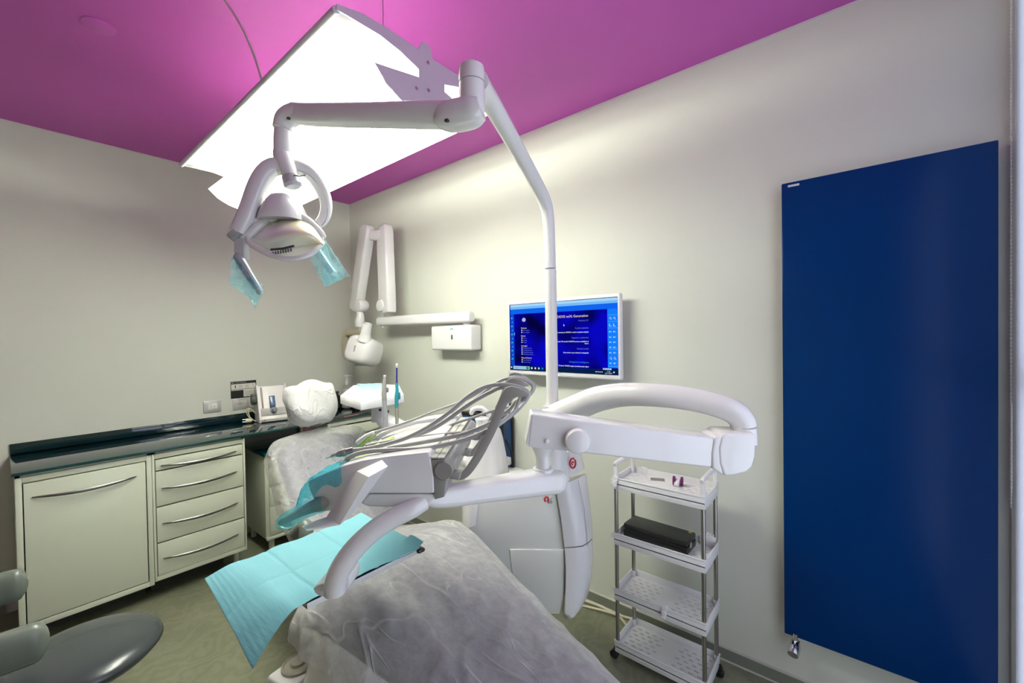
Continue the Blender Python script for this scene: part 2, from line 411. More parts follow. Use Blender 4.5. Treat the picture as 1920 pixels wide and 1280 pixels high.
for s in (1, -1):
    y, z = prof(-1.70, 2.398, s)
    MB().lathe((LX0, y, z), (1, 0, 0), [(.011, 0), (.011, LX1-LX0)], 12).build('edge_rail', m_rim, pl)
# perforated boat under the tubes
def perf():
    m = bpy.data.materials.new('perforated_sheet'); m.use_nodes = True; nt = m.node_tree; nt.nodes.clear(); A = nt.nodes.new; L = nt.links.new
    tc = A('ShaderNodeTexCoord'); mp = A('ShaderNodeMapping'); mp.inputs['Scale'].default_value = (110, 110, 0); L(tc.outputs['Object'], mp.inputs[0])
    vo = A('ShaderNodeTexVoronoi'); vo.inputs['Scale'].default_value = 1; vo.inputs['Randomness'].default_value = 0; L(mp.outputs[0], vo.inputs['Vector'])
    lt = A('ShaderNodeMath'); lt.operation = 'LESS_THAN'; lt.inputs[1].default_value = .45; L(vo.outputs['Distance'], lt.inputs[0])
    d = A('ShaderNodeBsdfDiffuse'); d.inputs[0].default_value = (.85, .85, .84, 1); tr = A('ShaderNodeBsdfTranslucent'); tr.inputs[0].default_value = (.9, .9, .86, 1)
    m1 = A('ShaderNodeMixShader'); m1.inputs[0].default_value = .45; L(d.outputs[0], m1.inputs[1]); L(tr.outputs[0], m1.inputs[2])
    m2 = A('ShaderNodeMixShader'); tr2 = A('ShaderNodeBsdfTransparent')
    L(lt.outputs[0], m2.inputs[0]); L(m1.outputs[0], m2.inputs[1]); L(tr2.outputs[0], m2.inputs[2])
    em = A('ShaderNodeEmission'); em.inputs[0].default_value = (*LAMP_COL, 1); em.inputs[1].default_value = TRAY_E  # sheet given its own emission, on top of the tube light
    ad = A('ShaderNodeAddShader'); L(m2.outputs[0], ad.inputs[0]); L(em.outputs[0], ad.inputs[1])
    o = A('ShaderNodeOutputMaterial'); L(ad.outputs[0], o.inputs[0]); return m
bc = [(-1.60, 2.318), (-1.565, 2.285), (-1.52, 2.262), (-1.47, 2.25), (-1.41, 2.246)]
bc = spl(bc, 4); bc = bc+[(-2.82-y, z) for y, z in bc[-2::-1]]
rows = [[(LX0+(LX1-LX0)*k/8,)+prof(y, z) for y, z in bc] for k in range(9)]
MB().sheet(rows).build('perforated_tray', perf(), pl, solid=.002)
TRAY = None
m_tube = EM('fluorescent_tube', LAMP_COL, TUBE_E)
for dy in (-.045, .045):
    y, z = prof(-1.41+dy, 2.292)
    MB().lathe((LX0+.03, y, z), (1, 0, 0), [(.009, 0), (.013, .004), (.013, LX1-LX0-.064), (.009, LX1-LX0-.06)], 12).build('fluorescent_tube', m_tube, pl)
MB().box((LX0+.01, prof(-1.44, 0)[0], prof(0, 2.35)[1]), (LX1-.01, prof(-1.38, 0)[0], prof(0, 2.40)[1]), .004).build('spine', m_rim, pl)
# end plates: upper strip, hub with a rounded ear, fish-shaped lower plate
def endplate(x, th):
    hl = [(-1.70, 2.41), (-1.69, 2.413), (-1.631, 2.427), (-1.552, 2.430), (-1.46, 2.426)]
    ear = [(-1.447, 2.449), (-1.436, 2.458), (-1.424, 2.458), (-1.414, 2.449), (-1.406, 2.424)]
    hr = [(-1.316, 2.424), (-1.268, 2.430), (-1.19, 2.427), (-1.13, 2.413), (-1.12, 2.41), (-1.12, 2.397), (-1.16, 2.398), (-1.24, 2.399), (-1.30, 2.389), (-1.362, 2.37), (-1.362, 2.348)]
    lo = [(-1.22, 2.318), (-1.255, 2.283), (-1.30, 2.260), (-1.35, 2.248), (-1.41, 2.244), (-1.47, 2.248), (-1.52, 2.260), (-1.565, 2.283), (-1.60, 2.32)]
    bk = [(-1.458, 2.348), (-1.458, 2.37), (-1.52, 2.389), (-1.58, 2.399), (-1.66, 2.398), (-1.70, 2.397)]
    P = [(x,)+prof(y, z) for y, z in hl+ear+hr+lo+bk]
    return MB().prism(P, (th, 0, 0))
for x in (LX1, LX0-.004):
    ep = endplate(x, .004).build('end_plate', m_rim, pl, smooth=False)
    for (y, z) in ((-1.425, 2.404), (-1.425, 2.325), (-1.468, 2.312)):
        yy, zz = prof(y, z); MB().lathe((x, yy, zz), (1, 0, 0), [(.001, -.002), (.006, -.002), (.006, .006), (.001, .006)], 10).build('screw', m_steel, ep)
# suspension wires and supply cable
wz = prof(0, 2.45)[1]
p0 = onx(718, 45, LX1); MB().tube([(LX1+.002, p0.y, p0.z-.02), (LX1+.002, p0.y, H)], .0012, 6).build('suspension_wire', m_steel, pl)
MB().tube([(LX0+.002, LY, wz), (LX0+.002, LY, H)], .0012, 6).build('suspension_wire', m_steel, pl)
q = onz(418, -4, H); e = onz(493, 158, 2.565)
dq, de = (q-CAM).dot(CF), (e-CAM).dot(CF)
mid = [q]+[at(px, py, dq+(de-dq)*t) for px, py, t in ((436, 22, .16), (456, 56, .38), (472, 92, .62), (484, 126, .82))]+[e]
MB().tube(spl([tuple(v) for v in mid], 6), .0045, 8).build('supply_cable', M('lamp_cable', (.55, .47, .47), .5), pl)

# ============================================================ COUNTER ALONG THE LEFT WALL
tag(MB().box((.0, -2.225, .930), (.60, -.001, .946), .002).build('worktop', m_glass_dark), 'long glossy dark green glass worktop along the left wall', 'worktop')
o = bpy.data.objects['worktop']
MB().box((.595, -2.225, .9305), (.6015, -.001, .9455), .001).build('front_edge', m_edge, o)
tag(MB().box((.0, -2.225, .946), (.012, -.001, 1.008), .002).build('backsplash', m_glass_dark), 'dark glass upstand strip at the back of the worktop', 'upstand')
def bow_handle(parent, x, y0, y1, z):
    pts = []
    for k in range(17):
        t = k/16; pts.append((x+.004+.03*math.sin(math.pi*t)**.8, y0+(y1-y0)*t, z-.012*math.sin(math.pi*t)))
    rs = [.003+.006*math.sin(math.pi*k/16)**.6 for k in range(17)]
    return MB().tube(pts, .0035, 8, up=(1, 0, 0), rb=rs).build('handle', m_handle, parent)
def carcass(y0, y1, z0, z1, x0=.03, xf=.565, t=.018):
    m = MB()
    m.box((x0, y0, z0), (xf, y0+t, z1)).box((x0, y1-t, z0), (xf, y1, z1)).box((x0, y0, z0), (xf, y1, z0+t)).box((x0, y0, z1-t), (xf, y1, z1)).box((x0, y0, z0), (x0+.01, y1, z1))
    return m
def face_frame(y0, y1, z0, z1, t=.024, tt=.03, x0=.56, x1=.58):
    m = MB()
    m.box((x0, y0, z0), (x1, y0+t, z1), .002).box((x0, y1-t, z0), (x1, y1, z1), .002).box((x0, y0+t, z0), (x1, y1-t, z0+tt), .002).box((x0, y0+t, z1-tt), (x1, y1-t, z1), .002)
    return m
cb = thing('base_cabinet', 'cream base cabinet with one large flat door and long bow handle, far left', 'cabinet', (.3, -1.95, .11))
carcass(-2.214, -1.672, .11, .926).build('carcass', m_cream, cb, smooth=False)
face_frame(-2.214, -1.672, .11, .914).build('face_frame', m_cream, cb)
MB().box((.38, -2.19, .0), (.40, -1.69, .112)).build('shade_board', m_shade, cb, smooth=False)  # dark board added in place of the shadow under the cabinet
d = MB().box((.562, -2.1855, .1455), (.582, -1.701, .879), .002).build('door', m_cream, cb)
bow_handle(d, .582, -2.157, -1.745, .803)
for y in (-2.15, -1.74):
    for x in (.12, .30): MB().lathe((x, y, 0), (0, 0, 1), [(.02, 0), (.02, .112)], 12).build('leg', m_cream, cb)
cb2 = thing('drawer_cabinet', 'cream cabinet of four drawers with bow handles beside the large-door cabinet', 'cabinet', (.3, -1.42, .125))
carcass(-1.67, -1.163, .125, .926).build('carcass', m_cream, cb2, smooth=False)
face_frame(-1.67, -1.163, .125, .914, .012).build('face_frame', m_cream, cb2)
MB().box((.38, -1.66, .0), (.40, -1.26, .127)).build('shade_board', m_shade, cb2, smooth=False)  # same added dark board, imitates the shade below the drawers
for (z0, z1, hz) in ((.809, .879, .838), (.585, .805, .696), (.361, .581, .476), (.154, .357, .257)):
    d = MB().box((.562, -1.654, z0+.002), (.583, -1.179, z1-.002), .002).build('drawer', m_cream, cb2)
    bow_handle(d, .583, -1.628, -1.218, hz)
for y in (-1.60, -1.195):
    for x in ((.12, .30) if y < -1.4 else (.12, .45)): MB().lathe((x, y, 0), (0, 0, 1), [(.018, 0), (.018, .127)], 12).build('leg', m_cream, cb2)
cb3 = thing('base_cabinet', 'cream cabinet under the worktop in the room corner, partly behind the chair', 'cabinet', (.3, -.28, .12))
carcass(-.56, -.004, .12, .926).build('carcass', m_cream, cb3, smooth=False)
face_frame(-.56, -.004, .12, .914).build('face_frame', m_cream, cb3)
for (z0, z1, hz) in ((.70, .872, .80), (.43, .695, .56), (.155, .425, .30)):
    d = MB().box((.562, -.53, z0), (.582, -.034, z1), .002).build('drawer', m_cream, cb3)
    bow_handle(d, .582, -.48, -.08, hz)
rc = thing('drawer_trolley', 'low cream drawer trolley with teal glass top tucked under the worktop', 'trolley', (.3, -.82, .0))
MB().box((.03, -1.012, .11), (.50, -.60, .735), .004).build('body', m_cream, rc)
MB().box((.03, -1.02, .735), (.52, -.59, .762), .004).build('top', m_teal, rc)
for (z0, z1) in ((.655, .72), (.505, .648), (.355, .498), (.135, .348)):
    MB().box((.495, -.985, z0), (.512, -.625, z1), .003).build('drawer', m_cream, rc)
MB().box((.49, -1.012, .10), (.52, -.60, .125), .008).build('bottom_rail', m_cream, rc)
for x in (.1, .46):
    for y in (-.96, -.65): MB().lathe((x, y, 0), (0, 0, 1), [(.02, 0), (.02, .112)], 12).build('leg', m_cream, rc)

# wall plates and notice on the left wall
m_plate = M('silver_plate', (.52, .52, .50), .35, .3); m_button = M('ivory_button', (.74, .73, .66), .35)
sp = tag(MB().box((0, -1.257, 1.046), (.009, -1.140, 1.136), .003).build('light_switch', m_plate), 'silver wall plate with three ivory rocker switches above the worktop', 'switch')
for k in range(3): MB().box((.006, -1.228+k*.021, 1.070), (.012, -1.208+k*.021, 1.114), .0015).build('rocker', m_button, sp)
so = tag(MB().box((0, -1.059, 1.042), (.009, -.941, 1.131), .003).build('power_socket', m_plate), 'silver wall plate with a round and a slim power socket under the notice', 'socket')
MB().box((.006, -1.032, 1.064), (.011, -.988, 1.110), .001).build('schuko_insert', m_button, so)
MB().lathe((.0105, -1.010, 1.087), (1, 0, 0), [(.019, .001), (.016, .001), (.016, -.002), (.001, -.002)], 24).build('socket_well', M('well', (.55, .54, .48), .5), so)
h = MB()
for dy in (-.009, 0, .009): h.lathe((.009, -1.010+dy, 1.087), (1, 0, 0), [(.0024, 0), (.0024, .0008), (.0001, .0008)], 8)
for dz in (-.012, 0, .012): h.lathe((.0112, -.974, 1.087+dz), (1, 0, 0), [(.0024, -.002), (.0024, .0004), (.0001, .0004)], 8)
MB().box((.006, -.983, 1.064), (.011, -.965, 1.110), .001).build('slim_insert', m_button, so)
stuff(h.build('contact_holes', m_black, so))
no = tag(MB().box((0, -1.070, 1.134), (.0015, -.8815, 1.272)).build('notice', m_black, smooth=False), 'black and white printed notice taped above the power socket', 'notice')
m_pap = M('notice_paper', (.66, .65, .57), .6); m_ink = M('notice_ink', (.03, .03, .03), .6); m_blk2 = M('notice_photo', (.02, .03, .04), .5)
MB().box((.0015, -1.066, 1.207), (.002, -.887, 1.250)).box((.0015, -1.066, 1.198), (.002, -.887, 1.2035)).box((.0015, -.978, 1.142), (.002, -.887, 1.198)).build('paper', m_pap, no, smooth=False)
ink = MB()
ink.box((.002, -1.040, 1.218), (.0024, -1.033, 1.240))
for y in (-1.012, -.964):
    for z in (1.236, 1.230, 1.222, 1.216):
        for k in range(3): ink.box((.002, y+k*.009, z), (.0024, y+k*.009+.006, z+.0018))
for z in (1.238, 1.226): ink.box((.002, -.910, z), (.0024, -.902, z+.003))
for k in range(7): ink.box((.002, -.970, 1.150+k*.006), (.0024, -.905+random.random()*.012, 1.1512+k*.006))
stuff(ink.build('print', m_ink, no, smooth=False))
text('POS', .010, (.0022, -1.064, 1.257), (0, 1, 0), (0, 0, 1), m_pap, 'lettering', no, bold=True)
text('DENTAL SCREENING', .0085, (.0022, -1.036, 1.258), (0, 1, 0), (0, 0, 1), m_pap, 'lettering', no)

# pouch sealing machine
ms = thing('pouch_sealer', 'white sloped sealing machine with grey knob on the dark worktop', 'machine', (.26, -.83, .946))
rot = Matrix.Rotation(R_(0), 3, 'Z')
SX, SY = V((.165, -.024, 0)).normalized(), V((.041, .183, 0)).normalized()
def SL(a, b, z): return V((.285, -.962, .946+z)) + SX*a + SY*b     # a: out from the front foot, b: along the front, z: up
side = [(-.165, 0), (0, 0), (.012, .03), (-.012, .10), (-.075, .27), (-.092, .293), (-.125, .30), (-.155, .285), (-.165, .25)]
side = [(a-.012, z) for a, z in side]
for b0 in (0, .200):
    MB().prism([SL(a, b0, z) for a, z in side], SY*.016, .004).build('side_cheek', m_white, ms)
body = [(-.165, .006), (-.02, .006), (-.012, .03), (-.03, .055), (-.048, .10), (-.062, .118), (-.118, .283), (-.15, .283), (-.165, .25)]
MB().prism([SL(a, .014, z) for a, z in body], SY*.190, .004).build('housing', M('machine_white', (.72, .70, .67), .35), ms)
grey = [(-.022, .055), (-.030, .112), (-.062, .112), (-.062, .055)]
MB().prism([SL(a, .016, z) for a, z in grey], SY*.186, .004).build('front_panel', M('machine_grey', (.50, .49, .46), .4), ms)
sl0, sl1 = SL(-.054, .030, .112), SL(-.112, .030, .275)
MB().prism([sl0, sl1, sl1+SY*.012, sl0+SY*.012], SX*.006+V((0, 0, .002)), .001).build('slot_strip', M('slot_rose', (.24, .16, .15), .4), ms)
s0, s1 = SL(-.05, .085, .118), SL(-.081, .085, .205)
MB().prism([s0, s1, s1+SY*.040, s0+SY*.040], SX*.008+V((0, 0, .002)), .002).build('display_frame', m_dgrey, ms)
s0, s1 = SL(-.046, .09, .13), SL(-.072, .09, .200)
MB().prism([s0, s1, s1+SY*.028, s0+SY*.028], SX*.006+V((0, 0, .002)), .001).build('display', M('display_blue', (.06, .16, .36), .2), ms)
MB().lathe(SL(-.032, .105, .095), SX, [(.026, 0), (.026, .012), (.016, .015), (.014, .036), (.010, .04), (.001, .04)], 20).build('knob', M('knob_grey', (.22, .25, .29), .35), ms)
MB().lathe(SL(-.11, -.001, .185), -SY, [(.042, 0), (.046, .01), (.046, .028), (.036, .036), (.001, .038)], 24).build('reel_disc', M('reel_grey', (.075, .085, .075), .4), ms)
MB().box((0, 0, 0), (.018, .012, .006)).build('maker_mark', m_red, ms) if False else None
mk = SL(.001, .030, .022); MB().prism([mk, mk+SY*.012, mk+SY*.012+V((0, 0, .006)), mk+V((0, 0, .006))], SX*.0008).build('red_mark', m_red, ms, smooth=False)
# coiled power cord with plug, lying by the machine
pc = thing('coiled_cable', 'coiled cream power cord with plug lying beside the sealing machine', 'cord', (.16, -.99, .946))
cpts = []
for k in range(64):
    t = k/63*2*math.pi*2.6
    cpts.append((.150+.02*math.sin(t*.5)+.004*k/63, -.968+.034*math.cos(t), .946+.006+.052*(1-math.cos(t+.9))/1.+.004*math.sin(3*t)))
cpts = [(x, y, max(.952, z)) for x, y, z in cpts]
MB().tube(spl(cpts, 2), .004, 8).build('cord', m_cableW, pc)
MB().lathe((.165, -1.005, .966), (-.25, -1, .1), [(.008, -.03), (.016, -.022), (.018, 0), (.018, .012), (.010, .014)], 16).build('plug', m_cableW, pc)
for dz in (-.009, .009): MB().lathe((.161, -1.018, .967+dz), (-.25, -1, .1), [(.0022, 0), (.0022, .022)], 8).build('pin', m_steel, pc)

# bottles at the far end of the worktop
so_ = thing('soap_dispenser', 'clear hand soap bottle with white pump at the far end of worktop', 'bottle', (.13, -.14, .946))
m_soap = THIN('clear_bottle', (.74, .74, .70), .55, .4, gloss=.12)
MB().lathe((.13, -.14, .946), (0, 0, 1), [(.001, 0), (.046, .002), (.048, .01), (.048, .17), (.036, .195), (.015, .205), (.015, .222), (.001, .222)], 24).build('bottle', m_soap, so_)
MB().box((.10, -.178, .965), (.18, -.102, 1.07), .002).build('paper_label', M('soap_label', (.70, .70, .66), .5), so_)
MB().lathe((.13, -.14, 1.166), (0, 0, 1), [(.016, 0), (.018, .006), (.017, .03), (.007, .05), (.0065, .075)], 16).build('pump_collar', m_white, so_)
MB().tube([(.13, -.165, 1.247), (.13, -.14, 1.252), (.13, -.10, 1.248), (.135, -.075, 1.238)], [.009, .012, .009, .006], 10, round_end=True).build('pump_spout', m_white, so_)
bb = thing('black_bottle', 'small black canister standing left of the soap bottle', 'bottle', (.08, -.205, .946))
MB().lathe((.08, -.215, .946), (0, 0, 1), [(.001, 0), (.03, .002), (.03, .115), (.016, .13), (.001, .13)], 20).build('canister', m_black, bb)
MB().lathe((.08, -.215, 1.076), (0, 0, 1), [(.014, 0), (.014, .012), (.02, .013), (.02, .03), (.001, .032)], 16).build('cap', m_dgrey, bb)
b3 = tag(MB().box((.11, -.07, .946), (.17, -.012, 1.06), .006).build('black_holder', m_black), 'black holder box right of the soap bottle at the wall corner', 'holder')
MB().box((.105, -.075, 1.045), (.175, -.01, 1.062), .004).build('rim', m_dgrey, b3)
tt = thing('instrument_strip', 'thin dark strip with pink print lying on the worktop front edge', 'strip', (.55, -.30, .946))
MB().box((.50, -.50, .946), (.58, -.18, .953), .002).build('strip', m_dgrey, tt)
MB().box((.578, -.42, .9475), (.5808, -.28, .9525)).build('pink_print', M('pink_print', (.55, .2, .26), .5), tt, smooth=False)

# ============================================================ RADIATOR
ra = thing('radiator', 'tall flat glossy dark blue radiator on the right wall', 'radiator', (3.99, -.04, .27))
MB().box((3.675, -.062, .277), (4.303, -.040, 2.254), .004, 3).build('front_panel', m_blue, ra)
MB().box((3.69, -.041, .30), (4.29, -.012, 2.235), .003).build('rear_panel', M('radiator_side', (.34, .35, .36), .4), ra)
for z in (.5, 2.0):
    for x in (3.8, 4.18): MB().box((x-.02, -.016, z-.03), (x+.02, 0, z+.03)).build('bracket', m_white, ra)
n_ = MB().box((3.6985, -.0635, 2.2335), (3.7395, -.0615, 2.2425), .0005).build('name_plate', M('plate_silver', (.55, .55, .6), .4), ra)
va = thing('radiator_valve', 'chrome thermostatic valve under the left corner of the blue radiator', 'valve', (3.715, -.05, .19))
MB().lathe((3.715, -.055, .29), (0, 0, -1), [(.011, 0), (.011, .03), (.016, .032), (.016, .045), (.010, .047)], 18).build('union_nut', m_chrome, va)
MB().lathe((3.715, -.055, .245), (-.1, -1, -.45), [(.012, -.012), (.018, 0), (.021, .006), (.023, .04), (.020, .055), (.001, .057)], 22).build('head', m_chrome, va)
MB().lathe((3.715, -.055, .245), (0, 1, 0), [(.010, 0), (.010, .055)], 14).build('tail_pipe', m_chrome, va)
MB().lathe((3.735, 0, .262), (0, -1, 0), [(.03, 0), (.03, .004), (.022, .012), (.001, .014)], 22).build('wall_collar', m_white, va)

# ============================================================ MONITOR
mo = thing('wall_monitor', 'white framed flat monitor on the right wall showing dental software', 'monitor', (2.53, -.06, 1.36))
X0, X1, Z0, Z1 = 2.133, 2.934, 1.357, 1.838
MB().box((X0, -.10, Z0), (X1, -.058, Z1), .012, 3).build('housing', m_white, mo)
MB().box((X0+.12, -.06, Z0+.08), (X1-.12, -.0, Z1-.1), .006).build('wall_mount', m_whitem, mo)
SX0, SX1, SZ0, SZ1 = 2.152, 2.920, 1.386, 1.816
sc_ = MB().box((SX0, -.1012, SZ0), (SX1, -.0995, SZ1)).build('screen', EM('screen_navy', srgb(4, 4, 120)), mo, smooth=False)
SW, SH = SX1-SX0, SZ1-SZ0
LAY = [0]
def scr(u0, v0, u1, v1, mat, name='window', par=None):      # u right, v down, in 0..1 of the screen
    LAY[0] += 1; y = -.1014-.00001*LAY[0]
    return MB().box((SX0+SW*u0, y-.00005, SZ1-SH*v1), (SX0+SW*u1, y+.00015, SZ1-SH*v0)).build(name, mat, sc_, smooth=False)
def stx(body, u, v, size, mat, align='LEFT', bold=False):
    LAY[0] += 1
    return text(body, size*SH, (SX0+SW*u, -.1016-.00001*LAY[0]-.0004, SZ1-SH*v), (1, 0, 0), (0, 0, 1), mat, 'lettering', sc_, align, bold=bold)
e_lb = EM('scr_light', srgb(120, 185, 245)); e_pale = EM('scr_pale', srgb(165, 215, 250)); e_mid = EM('scr_mid', srgb(15, 100, 235)); e_tool = EM('scr_tool', srgb(20, 125, 250))
e_blk = EM('scr_black', srgb(6, 10, 40)); e_task = EM('scr_task', srgb(6, 30, 70)); e_w = EM('scr_white', srgb(225, 230, 250)); e_dimw = EM('scr_dim', srgb(110, 120, 225)); e_or = EM('scr_cream', srgb(235, 215, 200))
e_g = EM('scr_green', srgb(30, 150, 60)); e_hi = EM('scr_high', srgb(10, 8, 175)); e_dk = EM('scr_dark', srgb(4, 3, 60)); e_side = EM('scr_side', srgb(10, 75, 205)); e_ln = EM('scr_line', srgb(90, 180, 255)); e_search = EM('scr_search', srgb(150, 190, 225)); e_o2 = EM('scr_orange', srgb(240, 170, 120))
scr(0, 0, 1, .008, e_blk)
scr(.01, .008, 1, .042, e_pale); scr(.01, .042, 1, .078, e_lb); scr(.01, .078, 1, .15, e_mid)
scr(.01, .15, .05, .93, e_side); scr(.92, .15, 1, .91, e_tool)
def navy():
    m = bpy.data.materials.new('scr_wallpaper'); m.use_nodes = True; nt = m.node_tree; nt.nodes.clear(); A = nt.nodes.new; L = nt.links.new
    tc = A('ShaderNodeTexCoord'); n = A('ShaderNodeTexNoise'); n.inputs['Scale'].default_value = 5.5; n.inputs['Detail'].default_value = 1.5; L(tc.outputs['Object'], n.inputs['Vector'])
    r = A('ShaderNodeValToRGB'); e = r.color_ramp.elements; e[0].position = .36; e[0].color = (*srgb(4, 2, 62), 1); e[1].position = .62; e[1].color = (*srgb(8, 6, 190), 1)
    L(n.outputs['Fac'], r.inputs[0]); em = A('ShaderNodeEmission'); em.inputs[1].default_value = .54; L(r.outputs[0], em.inputs[0]); o = A('ShaderNodeOutputMaterial'); L(em.outputs[0], o.inputs[0]); return m
scr(.05, .15, .92, .93, navy(), 'wallpaper')
# tooth emblem
for k in range(4):
    u = .137+k*.0095; scr(u, .205+.012*abs(k-1.5), u+.008, .275-.010*abs(k-1.5), EM('scr_tooth%d' % k, srgb(175+10*k, 185+8*k, 240)), 'tooth_mark')
stx('SIDEXIS neXt Generation', .765, .238, .050, e_or, 'RIGHT')
stx('Versione 2.3', .765, .295, .030, e_dimw, 'RIGHT')
stx('Il primo paziente', .765, .395, .030, e_dimw, 'RIGHT')
stx('Apra un nuovo esempio per SIDEXIS o cerchi un paziente di guida', .765, .448, .023, e_w, 'RIGHT', True)
stx('Supporto e assistenza', .765, .525, .030, e_dimw, 'RIGHT')
stx('Guida in linea e manuali. Gli manuali di SIDEXIS possono semplificare il', .765, .575, .023, e_w, 'RIGHT', True)
stx('lavoro', .765, .602, .023, e_w, 'RIGHT', True)
stx('Accesso ai dati', .765, .675, .030, e_dimw, 'RIGHT')
stx('Dove trovare e per ottenere le radiografie', .765, .728, .023, e_w, 'RIGHT', True)
stx('Navigazione intelligente', .765, .858, .032, EM('scr_cyan', srgb(60, 130, 215)), 'RIGHT')
stx('Con il tasto "Continua" SIDEXIS esegue il prossimo passo logico', .765, .912, .023, e_w, 'RIGHT', True)
v = .375
for hd, items in (('Paziente', ('Apri registro', 'Crea registro')), ('Esame', ('Nuovo', 'Gruppo', 'Gruppi')), ('Immagini', ('Radiografia intra', 'Radiografia panor', 'Radiografia esterna', 'Radiografia archivio')), ('Piano di lavoro', ('Lista del giorno', 'Lista in attesa'))):
    stx(hd, .125, v, .032, e_or)
    for it in items:
        v += .031; scr(.128, v-.018, .136, v, e_w, 'icon'); stx(it, .145, v, .024, e_dimw)
    v += .055
for k in range(11):
    z = .20+k*.062
    scr(.018+.01*(k % 2), z, .034, z+.018, e_ln, 'icon')
scr(.05, .43, .056, .47, e_lb)
for z in (.225, .31, .395, .665, .885): scr(.922, z, 1, z+.004, e_ln, 'divider')
for r_, z in enumerate((.255, .34, .43, .50, .565, .63, .70, .77, .835)):
    for u in (.934, .966):
        if r_ in (0, 7):
            x = SX0+SW*(u+.008); zz = SZ1-SH*(z+.012)
            MB().tube([(x+.005*math.cos(a*.5236), -.1022, zz+.005*math.sin(a*.5236)) for a in range(13)], .0007, 5).build('zoom_icon', e_w, sc_)
            MB().tube([(x+.004, -.1022, zz-.004), (x+.009, -.1022, zz-.009)], .0009, 5).build('zoom_icon', e_w, sc_)
        elif r_ == 1:
            scr(u, z, u+.004, z+.035, e_w, 'icon'); scr(u, z+.030, u+.018, z+.035, e_w, 'icon')
        else:
            scr(u, z+.006, u+.007, z+.022, e_w, 'icon'); scr(u+.011, z+.004, u+.018, z+.024, e_ln, 'icon')
scr(0, .93, 1, 1, e_task)
scr(.035, .935, .21, .985, e_search, 'search_field'); scr(.175, .94, .20, .98, e_g, 'icon')
stx('Cerca', .055, .968, .026, e_mid)
for k, c in enumerate((e_w, e_or, e_pale, e_tool)): scr(.225+k*.036, .945, .24+k*.036, .972, c, 'icon')
scr(.01, .945, .022, .97, e_w, 'icon')
for k in range(5): scr(.88+k*.014, .915, .892+k*.014, .937, e_o2 if k == 0 else e_pale, 'icon')
for k in range(4): scr(.82+k*.016, .962, .829+k*.016, .972, e_w, 'icon')
stx('11:38', .925, .966, .022, e_w, 'CENTER'); stx('22/11/2023', .925, .988, .022, e_w, 'CENTER')
scr(.962, .955, .972, .973, e_w, 'icon')
cx, cz = SX0+SW*.548, SZ1-SH*.325
MB().prism([(cx, -.1024, cz), (cx+.007, -.1024, cz-.010), (cx, -.1024, cz-.013)], (0, .0004, 0)).build('pointer', e_w, sc_, smooth=False)
MB().tube(spl([(2.12, -.03, 1.42), (2.09, -.015, 1.34), (2.07, -.012, 1.15), (2.05, -.012, 1.0), (2.04, -.03, .8)], 6), .006, 8).build('cable', m_black, mo)

# ============================================================ X-RAY UNIT
xr = thing('xray_unit', 'white wall-mounted dental x-ray arm with folded scissor arms and camera-like head', 'x-ray machine', (1.56, 0, 1.5))
MB().box((1.36, -.115, 1.509), (1.80, 0, 1.697), .018, 4).build('wall_box', m_white2, xr)
MB().box((1.355, -.01, 1.504), (1.805, 0, 1.702), .006).build('wall_plate', m_grey, xr)
MB().box((1.595, -.1165, 1.59), (1.612, -.1145, 1.625), .0008).build('power_switch', m_dgrey, xr)
MB().box((1.585, -.1162, 1.664), (1.62, -.1148, 1.672)).build('green_mark', M('mark_green', (.05, .35, .25), .4), xr, smooth=False)
MB().lathe((1.735, -.09, 1.695), (0, 0, 1), [(.024, 0), (.024, .03)], 18).build('pivot', m_white2, xr)
MB().tube([(1.80, -.10, 1.752), (1.78, -.102, 1.752), (.74, -.15, 1.752), (.715, -.15, 1.752)], [.032, .041, .040, .034], 20, up=(0, 0, 1), e=.55, rb=[.03, .036, .036, .03]).build('horizontal_arm', m_white2, xr)
MB().lathe((.775, -.15, 1.79), (0, 0, 1), [(.021, 0), (.021, .055)], 18).build('pivot', m_white2, xr)
MB().lathe((.765, -.15, 1.712), (0, 0, -1), [(.014, 0), (.014, .012), (.010, .016), (.001, .016)], 14).build('pivot_cap', m_white2, xr)
A1, B1 = ony(727, 582, -.19), ony(721, 428, -.19)
def sarm(pa, pb, wa, wb, nm):
    a_, b_ = V(pa), V(pb); ax = (b_-a_).normalized()
    n = 9; P = [a_+(b_-a_)*t for t in (0, .02, .5, .9, .96, .985, 1)]
    return MB().tube(P, [wa*.92, wa, (wa+wb)/2, wb, wb*.9, wb*.72, wb*.45], 24, up=(1, -.1, 0), e=.28, rb=[.038, .043, .043, .043, .04, .034, .024]).build(nm, m_white2, xr)
sarm(ony(727, 586, -.19), ony(721, 421, -.19), .082, .080, 'scissor_arm')
C1, D1 = ony(668, 581, -.22), ony(690, 421, -.24)
sarm(C1, D1, .070, .075, 'scissor_arm')
e0, e1 = ony(694, 440, -.235), ony(722, 437, -.20)
MB().tube([e0, (e0+e1)/2-V((0, 0, .012)), e1], .045, 14, e=.6, rb=.03).build('elbow_link', m_white2, xr)
k0 = ony(718, 573, -.21); MB().lathe(k0, (0, -1, 0), [(.045, -.05), (.055, -.03), (.055, .02), (.045, .035), (.001, .04)], 22).build('joint_disc', m_white2, xr)
k1 = ony(677, 573, -.235); MB().lathe(k1, (0, -1, 0), [(.045, -.05), (.055, -.03), (.055, .02), (.045, .035), (.001, .04)], 22).build('joint_disc', m_white2, xr)
g0 = [ony(674, 582, -.235), ony(676, 590, -.235), ony(675, 602, -.235), ony(675.5, 613, -.235)]
MB().tube(g0, [.028, .034, .042, .042], 18).build('drop_post', m_white2, xr)
y_ = -.235
